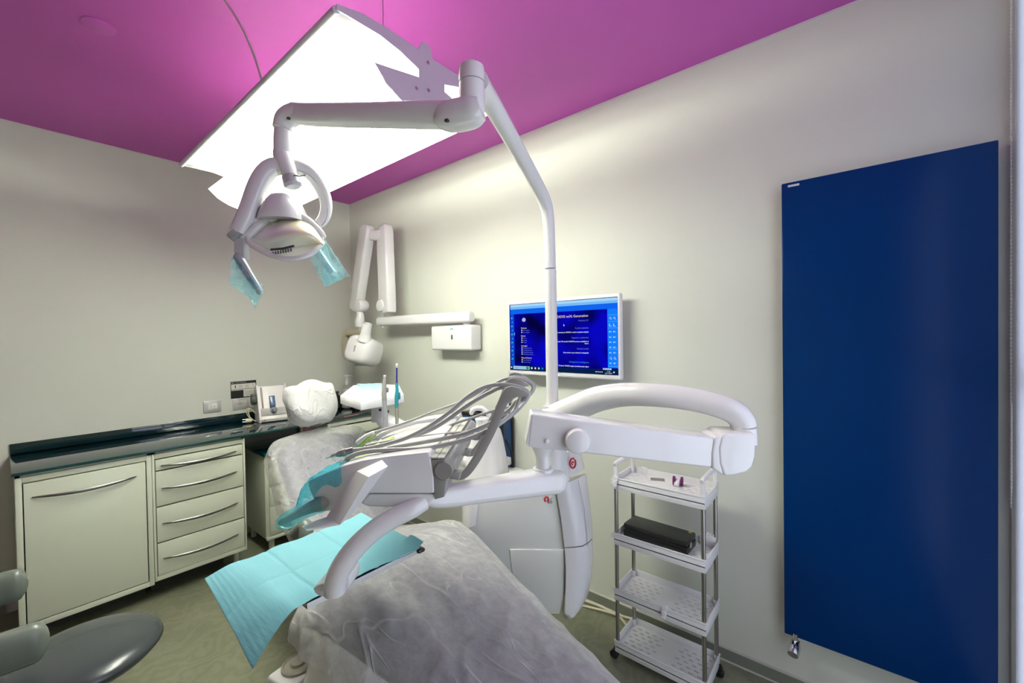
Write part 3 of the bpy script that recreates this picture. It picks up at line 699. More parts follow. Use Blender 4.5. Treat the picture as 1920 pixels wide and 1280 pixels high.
yk = [ony(676, 613, y_), ony(676, 622, y_), ony(668, 624, y_), ony(654, 623, y_), ony(649, 628, y_), ony(648, 645, y_), ony(649, 662, y_), ony(652, 668, y_), ony(660, 669, y_)]
MB().tube(spl([tuple(p) for p in yk], 3), .030, 14, e=.6, rb=.032, up=(0, -1, 0)).build('yoke', m_beige, xr)
# head: rounded wedge
def oval(c, ax, up, w, hgt, n=20, e=.6):
    c = V(c); a, u, b = frame(ax, up); out = []
    for k in range(n):
        an = 2*math.pi*k/n; cc, ss = math.cos(an), math.sin(an)
        out.append(c+u*(math.copysign(abs(cc)**e, cc)*hgt)+b*(math.copysign(abs(ss)**e, ss)*w))
    return out
hc = ony(681, 657, -.33)
ax = V((.35, -1, .25)).normalized()
R3 = [oval(hc+ax*t, ax, (.18, 0, 1), w_, h_) for t, w_, h_ in ((-.15, .06, .06), (-.13, .105, .10), (-.08, .125, .118), (0, .127, .120), (.05, .125, .12), (.085, .112, .110), (.105, .08, .085))]
MB().loft(R3).build('tube_head', m_white2, xr, ang=60)
q0 = ony(684.5, 633, -.36); q1 = ony(689, 606, -.36)
cx_ = (q1-q0)
MB().lathe(q0-cx_*.2, cx_, [(.060, 0), (.050, .03), (.043, .06)], 22).build('cone_base', m_white2, xr)
MB().lathe(q0+cx_.normalized()*.03, cx_, [(.043, 0), (.038, cx_.length-.03), (.034, cx_.length-.03), (.034, cx_.length*.5)], 22, caps=False).build('cone', m_white2, xr)
MB().lathe(q0+cx_.normalized()*.016, cx_, [(.0435, 0), (.0445, .002), (.0445, .007), (.0435, .009)], 22).build('purple_ring', M('ring_purple', (.20, .02, .22), .4), xr)
MB().lathe(hc+V((-.06, .02, -.115)), (0, 0, -1), [(.05, 0), (.06, .006), (.05, .012), (.001, .013)], 20).build('bottom_lens', M('lens_grey', (.45, .5, .5), .25), xr)
hp = hc+ax*.108; MB().tube([hp+V((.01, 0, .02)), hp+V((-.005, -.002, -.03))], .006, 8).build('indicator', M('ind', (.4, .4, .4), .4), xr)
MB().lathe(hc+V((-.135, -.0, -.01)), (-1, 0, 0), [(.03, -.03), (.03, .03)], 16).build('trunnion', m_white2, xr)
# ============================================================ CART BY THE RIGHT WALL
ct = thing('rolling_cart', 'white four-tier slim rolling cart with steel poles by the right wall', 'cart', (3.19, -.19, 0))
CX0, CX1, CY0, CY1 = 2.998, 3.424, -.342, -.122
TZ = [.044, .304, .578, .852]
def tray(z0, hgt=.058):
    t = MB(); th = .004
    t.box((CX0, CY0, z0), (CX1, CY0+th, z0+hgt), .0015).box((CX0, CY1-th, z0), (CX1, CY1, z0+hgt), .0015)
    t.box((CX0, CY0+th, z0), (CX0+th, CY1-th, z0+hgt), .0015).box((CX1-th, CY0+th, z0), (CX1, CY1-th, z0+hgt), .0015)
    for x in (CX0, CX1-.022):
        for y in (CY0, CY1-.022): t.box((x+.0008, y+.0008, z0+.0008), (x+.0212, y+.0212, z0+hgt-.001), .004)
    t.box((CX0-.003, CY0-.003, z0+hgt-.006), (CX1+.003, CY0+.003, z0+hgt), .0015).box((CX0-.003, CY1-.003, z0+hgt-.006), (CX1+.003, CY1+.003, z0+hgt), .0015)
    t.box((CX0-.003, CY0, z0+hgt-.006), (CX0+.003, CY1, z0+hgt), .0015).box((CX1-.003, CY0, z0+hgt-.006), (CX1+.003, CY1, z0+hgt), .0015)
    # slotted floor: strips between the slots
    rows = 6; ya, yb = CY0+.03, CY1-.03; xs0, xs1 = CX0+.025, CX1-.025
    zf0, zf1 = z0+.024, z0+.028
    t.box((CX0, CY0, zf0), (CX1, ya, zf1)).box((CX0, yb, zf0), (CX1, CY1, zf1)).box((CX0, ya, zf0), (xs0, yb, zf1)).box((xs1, ya, zf0), (CX1, yb, zf1))
    pr = (yb-ya)/rows; sw = .006
    for r in range(rows):
        y0 = ya+r*pr
        t.box((xs0, y0, zf0), (xs1, y0+pr-sw, zf1))
        x = xs0+(.018 if r % 2 else 0.); 
        if x > xs0: t.box((xs0, y0+pr-sw, zf0), (x, y0+pr, zf1))
        while x < xs1-.001:
            gap = .020
            x2 = x+gap
            if abs((x+x2)/2-(CX0+CX1)/2) < .035: x2 = x
            nx = min(xs1, x2+.018 if x2 > x else x+.04)
            t.box((min(x2, xs1), y0+pr-sw, zf0), (nx, y0+pr, zf1)); x = nx
    return t
for k, z in enumerate(TZ):
    tray(z).build('tray', m_white, ct)
pz = [(CX0+.011, CY0+.011), (CX1-.011, CY0+.011), (CX0+.011, CY1-.011), (CX1-.011, CY1-.011)]
for x, y in pz:
    for i in range(3):
        MB().lathe((x, y, TZ[i]+.05), (0, 0, 1), [(.0095, 0), (.0095, TZ[i+1]-TZ[i]-.052)], 16).build('pole', m_pole, ct)
for x in (CX0+.011, CX1-.011):
    zt = TZ[3]+.05
    pts = [(x, CY0+.011, zt), (x, CY0+.011, zt+.06), (x, CY0+.022, zt+.076), (x, CY1-.022, zt+.076), (x, CY1-.011, zt+.06), (x, CY1-.011, zt)]
    MB().tube(spl(pts, 5), .0095, 12, up=(1, 0, 0), e=.7).build('push_handle', m_white, ct)
for (x, y) in pz:
    x += -.016 if x < 3.2 else .016
    c = MB(); c.lathe((x, y, .040), (0, 0, 1), [(.006, 0), (.006, .02)], 10); c.box((x-.010, y-.012, .030), (x+.010, y+.012, .048), .003)
    co_ = c.build('caster', m_black, ct)
    MB().lathe((x-.004, y-.010, .021), (0, 1, 0), [(.001, -.002), (.018, 0), (.021, .003), (.021, .017), (.018, .020), (.001, .022)], 20).build('wheel', m_black, co_)
def hook(x, z): 
    h = MB(); h.box((x, CY0-.006, z-.012), (x+.026, CY0+.010, z+.010), .003); h.box((x+.002, CY0-.016, z-.034), (x+.024, CY0-.003, z-.010), .004); h.box((x+.004, CY0-.020, z-.040), (x+.022, CY0-.008, z-.030), .003)
    return h
hook(CX0+.002, TZ[3]+.056).build('side_hook', m_white, ct)
hook(CX0+.235, TZ[1]+.056).build('side_hook', m_white, ct)
for z in (TZ[2]+.052, TZ[3]+.04): MB().tube(spl([(CX0-.002, CY0+.004, z+.006), (CX0-.012, CY0+.002, z+.004), (CX0-.013, CY0+.002, z-.012), (CX0-.002, CY0+.004, z-.014)], 4), .0028, 8).build('side_loop', m_white, ct)
MB().box((CX0+.055, CY1-.009, TZ[3]+.028), (CX0+.085, CY1+.005, TZ[3]+.064), .003).build('side_hook', m_white, ct)
zb = TZ[2]+.0285
g = MB(); 
for k in range(5): g.box((CX1-.075+k*.013, CY1-.02, zb), (CX1-.067+k*.013, CY1-.008, zb+.062), .002)
g.box((CX1-.078, CY1-.022, zb), (CX1-.008, CY1-.008, zb+.05), .002)
tag(g.build('white_holder', m_whitem), 'small ribbed white holder at the right rear of the second tier', 'holder')
# black laminator-like box
lb = thing('black_box', 'flat black box machine with small yellow mark on the second tier', 'box', (3.17, -.225, zb))
rotb = Matrix.Rotation(R_(-2), 3, 'Z')
def LB(lo, hi, bev, nm, mt): return MB().box(lo, hi, bev, rot=rotb, piv=(3.17, -.225, zb)).build(nm, mt, lb)
LB((3.025, -.290, zb), (3.335, -.165, zb+.034), .004, 'lower_shell', m_black)
LB((3.025, -.289, zb+.038), (3.335, -.165, zb+.062), .006, 'upper_shell', M('satin_black', (.016, .016, .014), .38, bump=.05, bscale=300))
LB((3.031, -.285, zb+.033), (3.329, -.170, zb+.039), 0, 'feed_slot', m_black)
LB((3.3345, -.25, zb+.018), (3.337, -.228, zb+.042), .001, 'rating_plate', M('plate_gray', (.35, .35, .33), .4))
LB((3.305, -.190, zb+.0618), (3.322, -.172, zb+.0624), 0, 'yellow_mark', M('mark_yellow', (.42, .36, .03), .5))
zt = TZ[3]+.0282
def card(c, ang, w_, h_, mt, nm, lab, stripe=None):
    r = Matrix.Rotation(R_(ang), 3, 'Z')
    o = MB().box((c[0]-w_/2, c[1]-h_/2, zt), (c[0]+w_/2, c[1]+h_/2, zt+.0012), 0, rot=r).build(nm, m_white, smooth=False)
    tag(o, lab, 'card', 'picture cards on the cart top')
    MB().box((c[0]-w_/2+.004, c[1]-h_/2+.004, zt+.0012), (c[0]+w_/2-.004, c[1]+h_/2-.004, zt+.0016), 0, rot=r, piv=(c[0], c[1], zt)).build('print', mt, o, smooth=False)
    return o
p1 = onz(1233, 899, zt); p2 = onz(1263, 895, zt)
card((p1.x, p1.y), 22, .075, .052, M('card_grey', (.17, .17, .15), .5), 'photo_card', 'white card with a grey picture lying on the top tray of the cart')
def cardmat():
    m, nt, b = nodes('card_colour'); tc = nt.nodes.new('ShaderNodeTexCoord'); n = nt.nodes.new('ShaderNodeTexNoise'); n.inputs['Scale'].default_value = 60
    r = nt.nodes.new('ShaderNodeValToRGB'); e = r.color_ramp.elements; e[0].position = .35; e[0].color = (.35, .45, .5, 1); e[1].position = .65; e[1].color = (.55, .42, .1, 1)
    k = e.new(.5); k.color = (.6, .6, .5, 1)
    nt.links.new(tc.outputs['Object'], n.inputs['Vector']); nt.links.new(n.outputs['Fac'], r.inputs[0]); nt.links.new(r.outputs[0], b.inputs['Base Color']); return m
card((p2.x+.005, p2.y+.02), 30, .07, .045, cardmat(), 'photo_card', 'white card with a colourful picture beside the purple and white tape roll')
p3 = onz(1270, 910, zt)
tr_ = thing('tape_dispenser', 'purple and white roll dispenser lying on the top tray of the cart', 'dispenser', (p3.x, p3.y, zt))
MB().lathe((p3.x-.022, p3.y, zt+.021), (1, .25, 0), [(.012, 0), (.021, .001), (.021, .012), (.012, .013)], 22).build('purple_roll', m_purple, tr_)
MB().lathe((p3.x+.012, p3.y+.009, zt+.021), (1, .25, 0), [(.012, 0), (.021, .001), (.021, .012), (.012, .013)], 22).build('purple_roll', m_purple, tr_)
arch = [(p3.x-.012+.026*k/1, p3.y+.004, 0) for k in (0, 1)]
rows = []
for k in range(13):
    a = math.pi*k/12
    rows.append([(p3.x-.009, p3.y+.002-.026*math.cos(a), zt+.001+.028*math.sin(a)), (p3.x+.014, p3.y+.008-.026*math.cos(a), zt+.001+.028*math.sin(a))])
MB().sheet(rows).build('white_cover', m_white, tr_, solid=.002)

# ============================================================ CORDS ON THE FLOOR
def fcord(pts, lab, r=.008):
    tag(MB().tube(spl([tuple(onz(px, py, r+h)) for px, py, h in pts], 8), r, 8, round_end=True).build('floor_cord', m_cableW), lab, 'cord', 'cream cords along the skirting')
fcord([(1040, 1105, .0), (1075, 1118, .0), (1104, 1128, 0), (1130, 1138, 0), (1152, 1150, 0), (1192, 1162, 0), (1250, 1176, .0)], 'thicker cream cord running along the skirting behind the cart')
fcord([(1030, 1124, .0), (1070, 1131, .0), (1100, 1137, 0), (1140, 1147, .014), (1160, 1155, .012), (1178, 1176, 0), (1200, 1200, 0), (1230, 1222, 0)], 'thinner cream cord crossing over and bending under the cart', .0065)

# ============================================================ DENTAL CHAIR WITH ITS COVERS
chair = thing('dental_chair', 'grey upholstered dental chair under white paper covers', 'dental chair', (2.5, -1.25, 0))
def nz(p, s=1., seed=0.): return N3.noise(V((p[0]*s+seed, p[1]*s+seed*.7, p[2]*s)))
ST = [  # x, centre y, half width, top z
    (1.93, -1.12, .25, .60), (2.08, -1.12, .30, .625), (2.25, -1.13, .325, .68), (2.42, -1.175, .345, .745), (2.55, -1.285, .375, .79),
    (2.70, -1.31, .34, .80), (2.90, -1.335, .29, .785), (3.10, -1.345, .25, .75), (3.30, -1.36, .215, .71), (3.50, -1.37, .19, .675), (3.62, -1.375, .15, .655), (3.66, -1.375, .10, .645)]
STS = spl(ST, 4)
rings = []
for x, yc, hw, zt_ in STS:
    ring = []
    for k in range(28):
        a = 2*math.pi*k/28; c, s_ = math.cos(a), math.sin(a)
        c = math.copysign(abs(c)**.55, c); s_ = math.copysign(abs(s_)**.7, s_)
        ring.append((x, yc+(hw-.02)*c, zt_-.07+(.062 if s_ > 0 else .07)*s_))
    rings.append(ring)
MB().loft(rings).build('seat_cushion', m_uph, chair)
# back cushion
BK = [(1.98, -1.15, .25, .64), (1.90, -1.11, .24, .70), (1.78, -1.09, .262, .79), (1.66, -1.065, .268, .88), (1.54, -1.05, .27, .965), (1.47, -1.04, .255, 1.01), (1.43, -1.04, .18, 1.035)]
BKS = spl(BK, 4); nb = V((.62, 0, .78)); rings = []
for x, yc, hw, z in BKS:
    ring = []
    for k in range(28):
        a = 2*math.pi*k/28; c, s_ = math.cos(a), math.sin(a)
        c = math.copysign(abs(c)**.6, c); s_ = math.copysign(abs(s_)**.75, s_)
        p = V((x, yc+(hw-.018)*c, z))+nb*(.045*s_-.05)
        ring.append(p)
    rings.append(ring)
MB().loft(rings).build('back_cushion', m_uph, chair)
hd = MB(); hn = V((.75, 0, .66))
HC = V((1.40, -1.068, 1.215)); rings = []
for t, w_, h_ in ((-.05, .02, .02), (-.045, .11, .08), (-.02, .138, .105), (.02, .138, .105), (.045, .11, .08), (.05, .02, .02)):
    rings.append(oval(HC+V((.93, 0, .36))*t, (.93, 0, .36), (-.36, 0, .93), w_, h_, 20, .7))
hd.loft(rings).build('headrest', m_uph, chair)
MB().tube([(1.36, -1.06, .93), (1.355, -1.065, 1.02), (1.365, -1.07, 1.12)], .03, 14, e=.5, rb=.045, up=(1, 0, 0)).build('headrest_bar', M('bar_bronze', (.20, .13, .12), .35, .5), chair)
MB().box((1.33, -1.12, 1.085), (1.39, -1.02, 1.112), .006).build('headrest_clamp', m_steel, chair)
# pedestal, floor plate, seat pan
MB().box((2.05, -1.36, .0), (2.75, -1.02, .05), .02, 3).build('floor_plate', m_whitem, chair)
MB().tube([(2.15, -1.25, .04), (2.18, -1.25, .25), (2.2, -1.25, .48)], [.20, .16, .17], 24, e=.7).build('pedestal', m_white, chair)
MB().box((1.95, -1.35, .46), (2.60, -1.02, .56), .03, 3).build('seat_pan', m_grey, chair)
MB().tube([(2.75, -1.33, .60), (3.1, -1.345, .62), (3.5, -1.37, .575)], [.07, .055, .04], 12, e=.6, rb=[.2, .16, .12], up=(0, 0, 1)).build('leg_rest_pan', m_grey, chair)
MB().tube([(2.05, -1.25, .52), (1.75, -1.15, .70), (1.52, -1.07, .90)], .04, 12, e=.6, rb=.16, up=nb).build('back_shell', m_whitem, chair)
# armrest on the near side, showing below the instrument unit
ap = [at(556, 1000, 1.86), at(572, 985, 1.84), at(574, 1005, 1.82), at(572, 1040, 1.82)]
MB().tube(spl([tuple(p) for p in ap], 5), .030, 14, round_end=True).build('armrest', m_green_grey, chair)

# ---- paper covers (thin sheets that follow the cushions and hang over the edges)
def seat_cover():
    rows = []
    TT = [-2.0, -1.85, -1.7, -1.55, -1.4, -1.27, -1.15, -1.06]+[-1+k/20 for k in range(41)]+[1.06, 1.15, 1.27, 1.4, 1.55]
    for i, (x, yc, hw, zt_) in enumerate(spl(ST[:-1], 13)):
        row = []
        u = (x-1.93)/1.7
        dl = .09 if x < 2.42 else .075
        dr = .14
        for t in TT:
            a = abs(t); sg = 1 if t > 0 else -1
            if a <= 1:
                y = yc+hw*t; z = zt_+.010-.055*a**4
            else:
                q = (a-1)
                drop = dl*q if sg < 0 else dr*q/.55*1.0
                y = yc+sg*(hw+.02*math.sin(min(1, q*2)*math.pi/2) + (.012*q if sg < 0 else .01*q)); z = zt_-.051-drop
            p = V((x, y, z))
            # creases fan lengthwise from knee to foot
            along = x*1.1
            cr = N3.noise(V((x*2.6+1.5*N3.noise(V((x*3, y*3, 0))), (y+.35*x)*13, 1.3)))
            cr2 = N3.noise(V((x*7+3, (y-.5*x)*9, 4.1)))
            rdg = (1-abs(cr)*2.2)
            amp = .013*max(0, min(1, (x-2.25)/.4))+.002
            off = amp*(max(0, rdg)**3*1.0)+.004*cr2*max(0, min(1, (x-2.2)/.3))
            if a > 1.05:
                off += .012*(a-1.)*math.sin(x*21+2*math.sin(x*5))
                p.y += sg*off
            else: p.z += max(-.001, off)
            row.append(p)
        rows.append(row)
    return MB().sheet(rows)
sc_o = seat_cover().build('seat_cover', m_paper, None, ang=180, sub=1)
tag(sc_o, 'wrinkled translucent white paper cover draped over seat and leg rest', 'cover', 'paper covers on the dental chair')
def back_cover():
    rows = []
    TT = [-1.35, -1.2, -1.08, -1, -.9, -.75, -.6, -.45, -.3, -.15, 0, .15, .3, .45, .6, .75, .9, 1, 1.08, 1.2, 1.35]
    bk = [(2.0, -1.16, .27, .625), (1.90, -1.11, .26, .70), (1.78, -1.09, .285, .79), (1.66, -1.065, .29, .885), (1.54, -1.05, .29, .975), (1.46, -1.04, .285, 1.03), (1.415, -1.035, .255, 1.05), (1.385, -1.035, .24, 1.035), (1.375, -1.035, .235, .98), (1.38, -1.035, .235, .90)]
    for x, yc, hw, z in spl(bk, 6):
        row = []
        for t in TT:
            a = abs(t); sg = 1 if t > 0 else -1
            tt = max(-1.02, min(1.02, t))
            p = V((x, yc+hw*tt, z))+nb*(.026-.040*min(1, a)**3-max(0, a-1)*.30)
            if 1.40 > x: p += V((0, 0, 0))
            n1 = N3.noise(V((x*6, p.y*6, z*6))); rg = max(0, 1-abs(N3.noise(V((x*4+2, p.y*13+x*9, z*3))))*2.6)
            p += nb*(.010*n1+.008*rg*rg)
            if x < 1.46: p.z += .018*N3.noise(V((p.y*9, 2.2, 0)))
            row.append(p)
        rows.append(row)
    return MB().sheet(rows)
tag(back_cover().build('backrest_cover', m_paperb, None, ang=180, sub=1), 'creased translucent white paper cover over the chair backrest', 'cover', 'paper covers on the dental chair')
def head_cover():
    rows = []
    ax = V((.93, 0, .36)); up = V((-.36, 0, .93)); sd = V((0, 1, 0))
    for i in range(23):
        ph = math.pi*(i+.4)/22.8-math.pi/2          # bottom to top
        row = []
        for k in range(41):
            th = 2*math.pi*k/40
            c, s_ = math.cos(th), math.sin(th)
            cc = math.copysign(abs(c)**.55, c); ss = math.copysign(abs(s_)**.8, s_)
            sp, cp = math.sin(ph), math.cos(ph)
            vz = math.copysign(abs(sp)**.6, sp); rr = cp**.45
            w_ = .140+.012*vz
            p = HC+V((0, 0, .010))+up*(.128*vz)+sd*(w_*cc*rr)+ax*(.072*ss*rr)
            n1 = N3.noise(p*8); rg = max(0, 1-abs(N3.noise(V((p.x*6, p.y*11+p.z*9, p.z*7))))*3.2)
            nrm = (p-HC).normalized()
            p += nrm*(.014*n1+.012*rg*rg)
            if vz > .6: p += up*(.012*math.sin(p.y*40))
            row.append(p)
        rows.append(row)
    return MB().sheet(rows)
tag(head_cover().build('headrest_cover', m_paperh, None, ang=180, sub=1), 'puffy white paper cap gathered over the chair headrest', 'cover', 'paper covers on the dental chair')

# foot control on the floor
fc = thing('foot_control', 'white foot control with round grey pedal on floor under the chair', 'pedal', (1.93, -1.42, 0))
fpt = [onz(524, 1285, .0), onz(562, 1222, .0), onz(612, 1250, .0), onz(600, 1300, .0)]
fcn = sum(fpt, V())/4
fx = (fpt[2]-fpt[1]).normalized(); fy = V((-fx.y, fx.x, 0))
def FC(a, b, z): return V((fcn.x, fcn.y, 0))+fx*a+fy*b+V((0, 0, z))
MB().prism([FC(-.085, -.14, .0), FC(.085, -.14, .0), FC(.085, .13, .0), FC(-.085, .13, .0)], (0, 0, .06), .014).build('housing', m_white, fc)
MB().lathe(FC(-.01, -.035, .06), (0, 0, 1), [(.072, 0), (.072, .012), (.062, .018), (.058, .012), (.034, .012), (.030, .024), (.001, .026)], 28).build('round_pedal', M('pedal_grey', (.34, .33, .26), .4), fc)
MB().prism([FC(-.01, .07, .06), FC(.02, .07, .06), FC(.02, .10, .06), FC(-.01, .10, .06)], (0, 0, .008), .003).build('rocker_button', m_grey, fc)
MB().tube(spl([tuple(FC(-.07, .135, .03)), tuple(FC(-.06, .16, .09)), tuple(FC(.02, .13, .10)), tuple(FC(.092, .05, .09)), tuple(FC(.098, -.0, .06))], 6), .009, 10).build('carry_loop', m_pole, fc)
# ============================================================ WATER UNIT (tower beside the chair)
def pl_prism(px, d, depth, bev=.006, dirv=None, lift=None):
    """polygon seen square-on at distance d, pushed away from the viewer's side by depth along the level heading"""
    hv = V((CF.x, CF.y, 0)).normalized() if dirv is None else V(dirv)
    return [at(x, y, d) for x, y in px], hv*depth, bev
HV = V((CF.x, CF.y, 0)).normalized(); HR = V((HV.y, -HV.x, 0))
wu = thing('water_unit', 'white dental water unit tower with red emblems between chair and cart', 'dental unit', tuple(onz(1000, 1190, 0)))
DU = 1.86
P, off, b = pl_prism([(880, 945), (897, 938), (1041, 915), (1056, 1000), (1060, 1060), (1058, 1120), (1050, 1152), (1015, 1152), (905, 1020), (880, 1000)], DU, .13, .008)
MB().prism(P, off, b).build('body', M('unit_panel', (.66, .66, .62), .3), wu)
P, off, b = pl_prism([(955, 1030), (1058, 1030), (1056, 1120), (1046, 1148), (1014, 1148), (962, 1088)], DU-.006, .02, .004)
MB().prism(P, off, b).build('lower_panel', M('unit_panel2', (.62, .62, .58), .25, coat=.3), wu)
P, off, b = pl_prism([(884, 946), (897, 941), (892, 985), (878, 990)], DU-.008, .03, .003)
MB().prism(P, off, b).build('edge_strip', m_white, wu)
# wrapped shell on the right side
SH_ = [(852, 1030, 1062, 1086), (872, 1036, 1064, 1091), (905, 1041, 1070, 1099), (950, 1049, 1082, 1105), (1000, 1056, 1090, 1110), (1055, 1061, 1093, 1112), (1100, 1061, 1091, 1109), (1130, 1060, 1086, 1103), (1150, 1060, 1081, 1094), (1160, 1066, 1076, 1084)]
def shell(rowsel, grow=0):
    rings = []
    for y, a, m_, b_ in rowsel:
        dy = (y-1000)*.0
        rings.append([at(a, y, 1.835), at((a+m_)/2, y-1, 1.825), at(m_, y-3, 1.835), at((m_+b_)/2+2, y-10, 1.88), at(b_, y-18, 1.96), at(b_-4, y-18, 2.08), at(a-6, y, 2.06), at(a-4, y, 1.90)])
    return rings
SR = spl(SH_, 4)
up_ = [r for r in SR if r[0] <= 904]; mid_ = [r for r in SR if 904 <= r[0] <= 1026]; low_ = [r for r in SR if r[0] >= 1027.5]
mid_ = [(905.5,)+tuple(SR[8][1:])]+[r for r in SR if 906 < r[0] < 1025]+[(1025.5,)+tuple(SR[18][1:])]
low_ = [(1027.5,)+tuple(SR[18][1:])]+[r for r in SR if r[0] > 1030]
for nm, rr in (('upper_shell', up_), ('middle_shell', mid_), ('lower_shell', low_)):
    MB().loft(shell(rr)).build(nm, m_white2, wu, ang=50)
# shoulder behind the swivel
P, off, b = pl_prism([(1000, 905), (1018, 880), (1040, 858), (1068, 850), (1064, 905)], 1.90, .2, .01)
MB().prism(P, off, b).build('shoulder', m_white2, wu)
# seam on the shell side
sm = [at(1084, 900, 1.845), at(1095, 950, 1.855), at(1100, 1000, 1.862), at(1101.5, 1024, 1.866)]
MB().tube([tuple(p) for p in sm], .0012, 6).build('seam', m_grey, wu)
# emblem: red ring with inner drop; red open ring and grey mark on the panel
def arc(px, py, d, rx, ry, a0, a1, r, mt, nm, par, n=22):
    c = at(px, py, d); 
    pts = [c+HR*(mm(rx, d)*math.cos(R_(a0+(a1-a0)*k/n)))+V((0, 0, mm(ry, d)*math.sin(R_(a0+(a1-a0)*k/n)))) for k in range(n+1)]
    return MB().tube(pts, r, 8).build(nm, mt, par)
arc(1074, 868, 1.822, 5.2, 9.0, 60, 405, .0042, m_red, 'red_emblem', wu)
arc(1074, 868, 1.822, 1.6, 2.8, 0, 300, .0028, m_red, 'red_emblem', wu)
arc(1025, 936, DU-.002, 3.6, 4.6, -60, 240, .0034, m_red, 'red_emblem', wu)
MB().tube([at(1027, 939, DU-.001), at(1029.5, 944, DU-.001)], [.0036, .001], 8).build('red_emblem', m_red, wu)
arc(1033.5, 941, DU-.001, 1.5, 2.0, 0, 360, .0020, m_hose, 'grey_emblem', wu)
MB().tube([at(1032, 940, DU-.001), at(1033, 935, DU-.001), at(1036, 932, DU-.001)], [.002, .002, .0008], 8).build('grey_emblem', m_hose, wu)
# pole foot block hidden behind the arm
MB().lathe(at(1036, 800, 1.78)+V((0, 0, -.22)), (0, 0, 1), [(.07, 0), (.06, .10), (.045, .30)], 24).build('column_foot', m_white2, wu)
# cuspidor tower
CD = 2.12
cu_ = thing('cuspidor', 'white rounded spittoon tower with cup filler spout behind the instruments', 'spittoon', tuple(at(905, 990, CD)))
def ringpx(cx, py, rpx, d, sq=1.): 
    c = at(cx, py, d); return [c+HR*(mm(rpx, d)*math.cos(2*math.pi*k/28))+HV*(mm(rpx, d)*sq*math.sin(2*math.pi*k/28)) for k in range(28)]
tw = [(918, 985, 52), (916, 940, 50), (915, 925, 48.5)]
MB().loft([ringpx(a, y, r, CD) for a, y, r in tw]).build('base', m_white2, cu_)
tw = [(914, 923, 46), (913, 890, 42), (912, 850, 37), (911, 820, 32), (910, 806, 29), (909, 798, 24), (908, 795, 8)]
MB().loft([ringpx(a, y, r, CD) for a, y, r in tw]).build('tower', m_white2, cu_)
MB().loft([ringpx(904, y, r, CD) for y, r in ((808, 11), (790, 12), (786, 13.5), (784, 13.5), (782, 12))]).build('cup_holder', m_white2, cu_)
sp_ = [(923, 815, CD, 4.6), (922, 795, CD, 4.8), (917, 778, CD, 5.0), (906, 767, CD, 5.2), (894, 765, CD, 5.0), (886, 769, CD, 4.6), (884, 774, CD, 4.2)]
ptube(MB(), sp_, round_end=True).build('filler_spout', m_white2, cu_)
MB().box(at(934, 872, CD+.05)-V((.03, .05, .0)), at(934, 872, CD+.05)+V((.05, .05, .04)), .006).build('side_bracket', m_white, cu_)
# blue bag case on the wall behind
bc_ = thing('blue_case', 'blue and black hard case leaning at the right wall behind the spittoon', 'case', (1.88, -.07, .74))
MB().box((1.705, -.13, .74), (2.095, -.012, 1.075), .02, 3).build('case_body', m_bluecase, bc_)
MB().box((1.695, -.125, 1.062), (2.105, -.015, 1.098), .012).build('top_rim', m_black, bc_)
for ya, yb in ((-.134, -.116), (-.03, -.012)): MB().box((2.082, ya, .73), (2.104, yb, 1.09), .006).build('side_rim', m_black, bc_)
MB().box((1.77, -.09, 1.095), (1.84, -.05, 1.112), .005).build('latch', m_black, bc_)
MB().tube(spl([(2.03, -.10, 1.0), (2.10, -.09, .93), (2.14, -.08, .83), (2.09, -.09, .76), (2.03, -.10, .77)], 6), .006, 8).build('cable', m_black, bc_)
sh_ = tag(MB().box((1.66, -.16, .66), (2.18, -.001, .705), .006).build('wall_shelf', m_white), 'short white wall shelf under the blue case', 'shelf')
bc_.location.z -= .03

# ============================================================ DELIVERY ARM AND INSTRUMENT UNIT
da = thing('delivery_arm', 'white looped double arm reaching from the unit column to the instruments', 'arm', tuple(at(1036, 800, 1.72)))
loop = [(1028, 792, 1.72, 27), (1050, 779, 1.69, 26), (1080, 764, 1.65, 25), (1120, 748, 1.59, 24), (1165, 740, 1.53, 22.5), (1210, 739.5, 1.47, 22), (1260, 743, 1.42, 22), (1310, 751, 1.38, 22), (1355, 763, 1.34, 22.5), (1380, 775, 1.325, 23), (1392, 790, 1.32, 22.8), (1394, 797, 1.32, 22.7)]
ptube(MB(), loop, 5, 22).build('loop_tube', m_white2, da)
MB().loft([ringpx(1040, y, 22, 1.72) for y in (812, 800, 775, 760)]).build('column_collar', m_white2, da)
MB().loft([ringpx(1394, 800, 22.4, 1.32), ringpx(1395, 830, 23, 1.32)]).build('elbow_neck', m_white2, da)
P, off, b = pl_prism([(1352, 818), (1362, 812), (1398, 813), (1418, 812), (1417.5, 855), (1412, 875), (1400, 886), (1375, 892), (1358, 893), (1349, 870), (1347, 840)], 1.265, .11, .010)
MB().prism(P, off, b, 4).build('elbow_housing', m_white2, da)
P, off, b = pl_prism([(1340, 820), (1349, 816), (1358, 820), (1352, 845), (1353, 870), (1357, 892), (1345, 884), (1336, 878), (1335, 850)], 1.268, .10, .006)
MB().prism(P, off, b).build('elbow_ring', m_white, da)
def slab(px, ds, th, bev=.006):
    front = [at(x, y, d) for (x, y), d in zip(px, ds)]
    c = (front[1]-front[0]).cross(front[2]-front[1]); 
    return front, HV*th, bev
P, off, b = slab([(996, 776), (1340, 821), (1335, 877), (989, 838)], [1.24, 1.272, 1.272, 1.24], .095, .007)
MB().prism(P, off, b, 4).build('spring_arm', m_white2, da)
P, off, b = slab([(985, 833), (996, 776), (1003, 777), (993, 838)], [1.242]*4, .09, .004)
MB().prism(P, off, b).build('arm_end_cap', m_white, da)
kc = at(1082, 826, 1.235)
MB().lathe(kc, -HV, [(.036, -.02), (.036, .012), (.033, .019), (.026, .022), (.001, .023)], 32).build('brake_knob', m_white2, da)
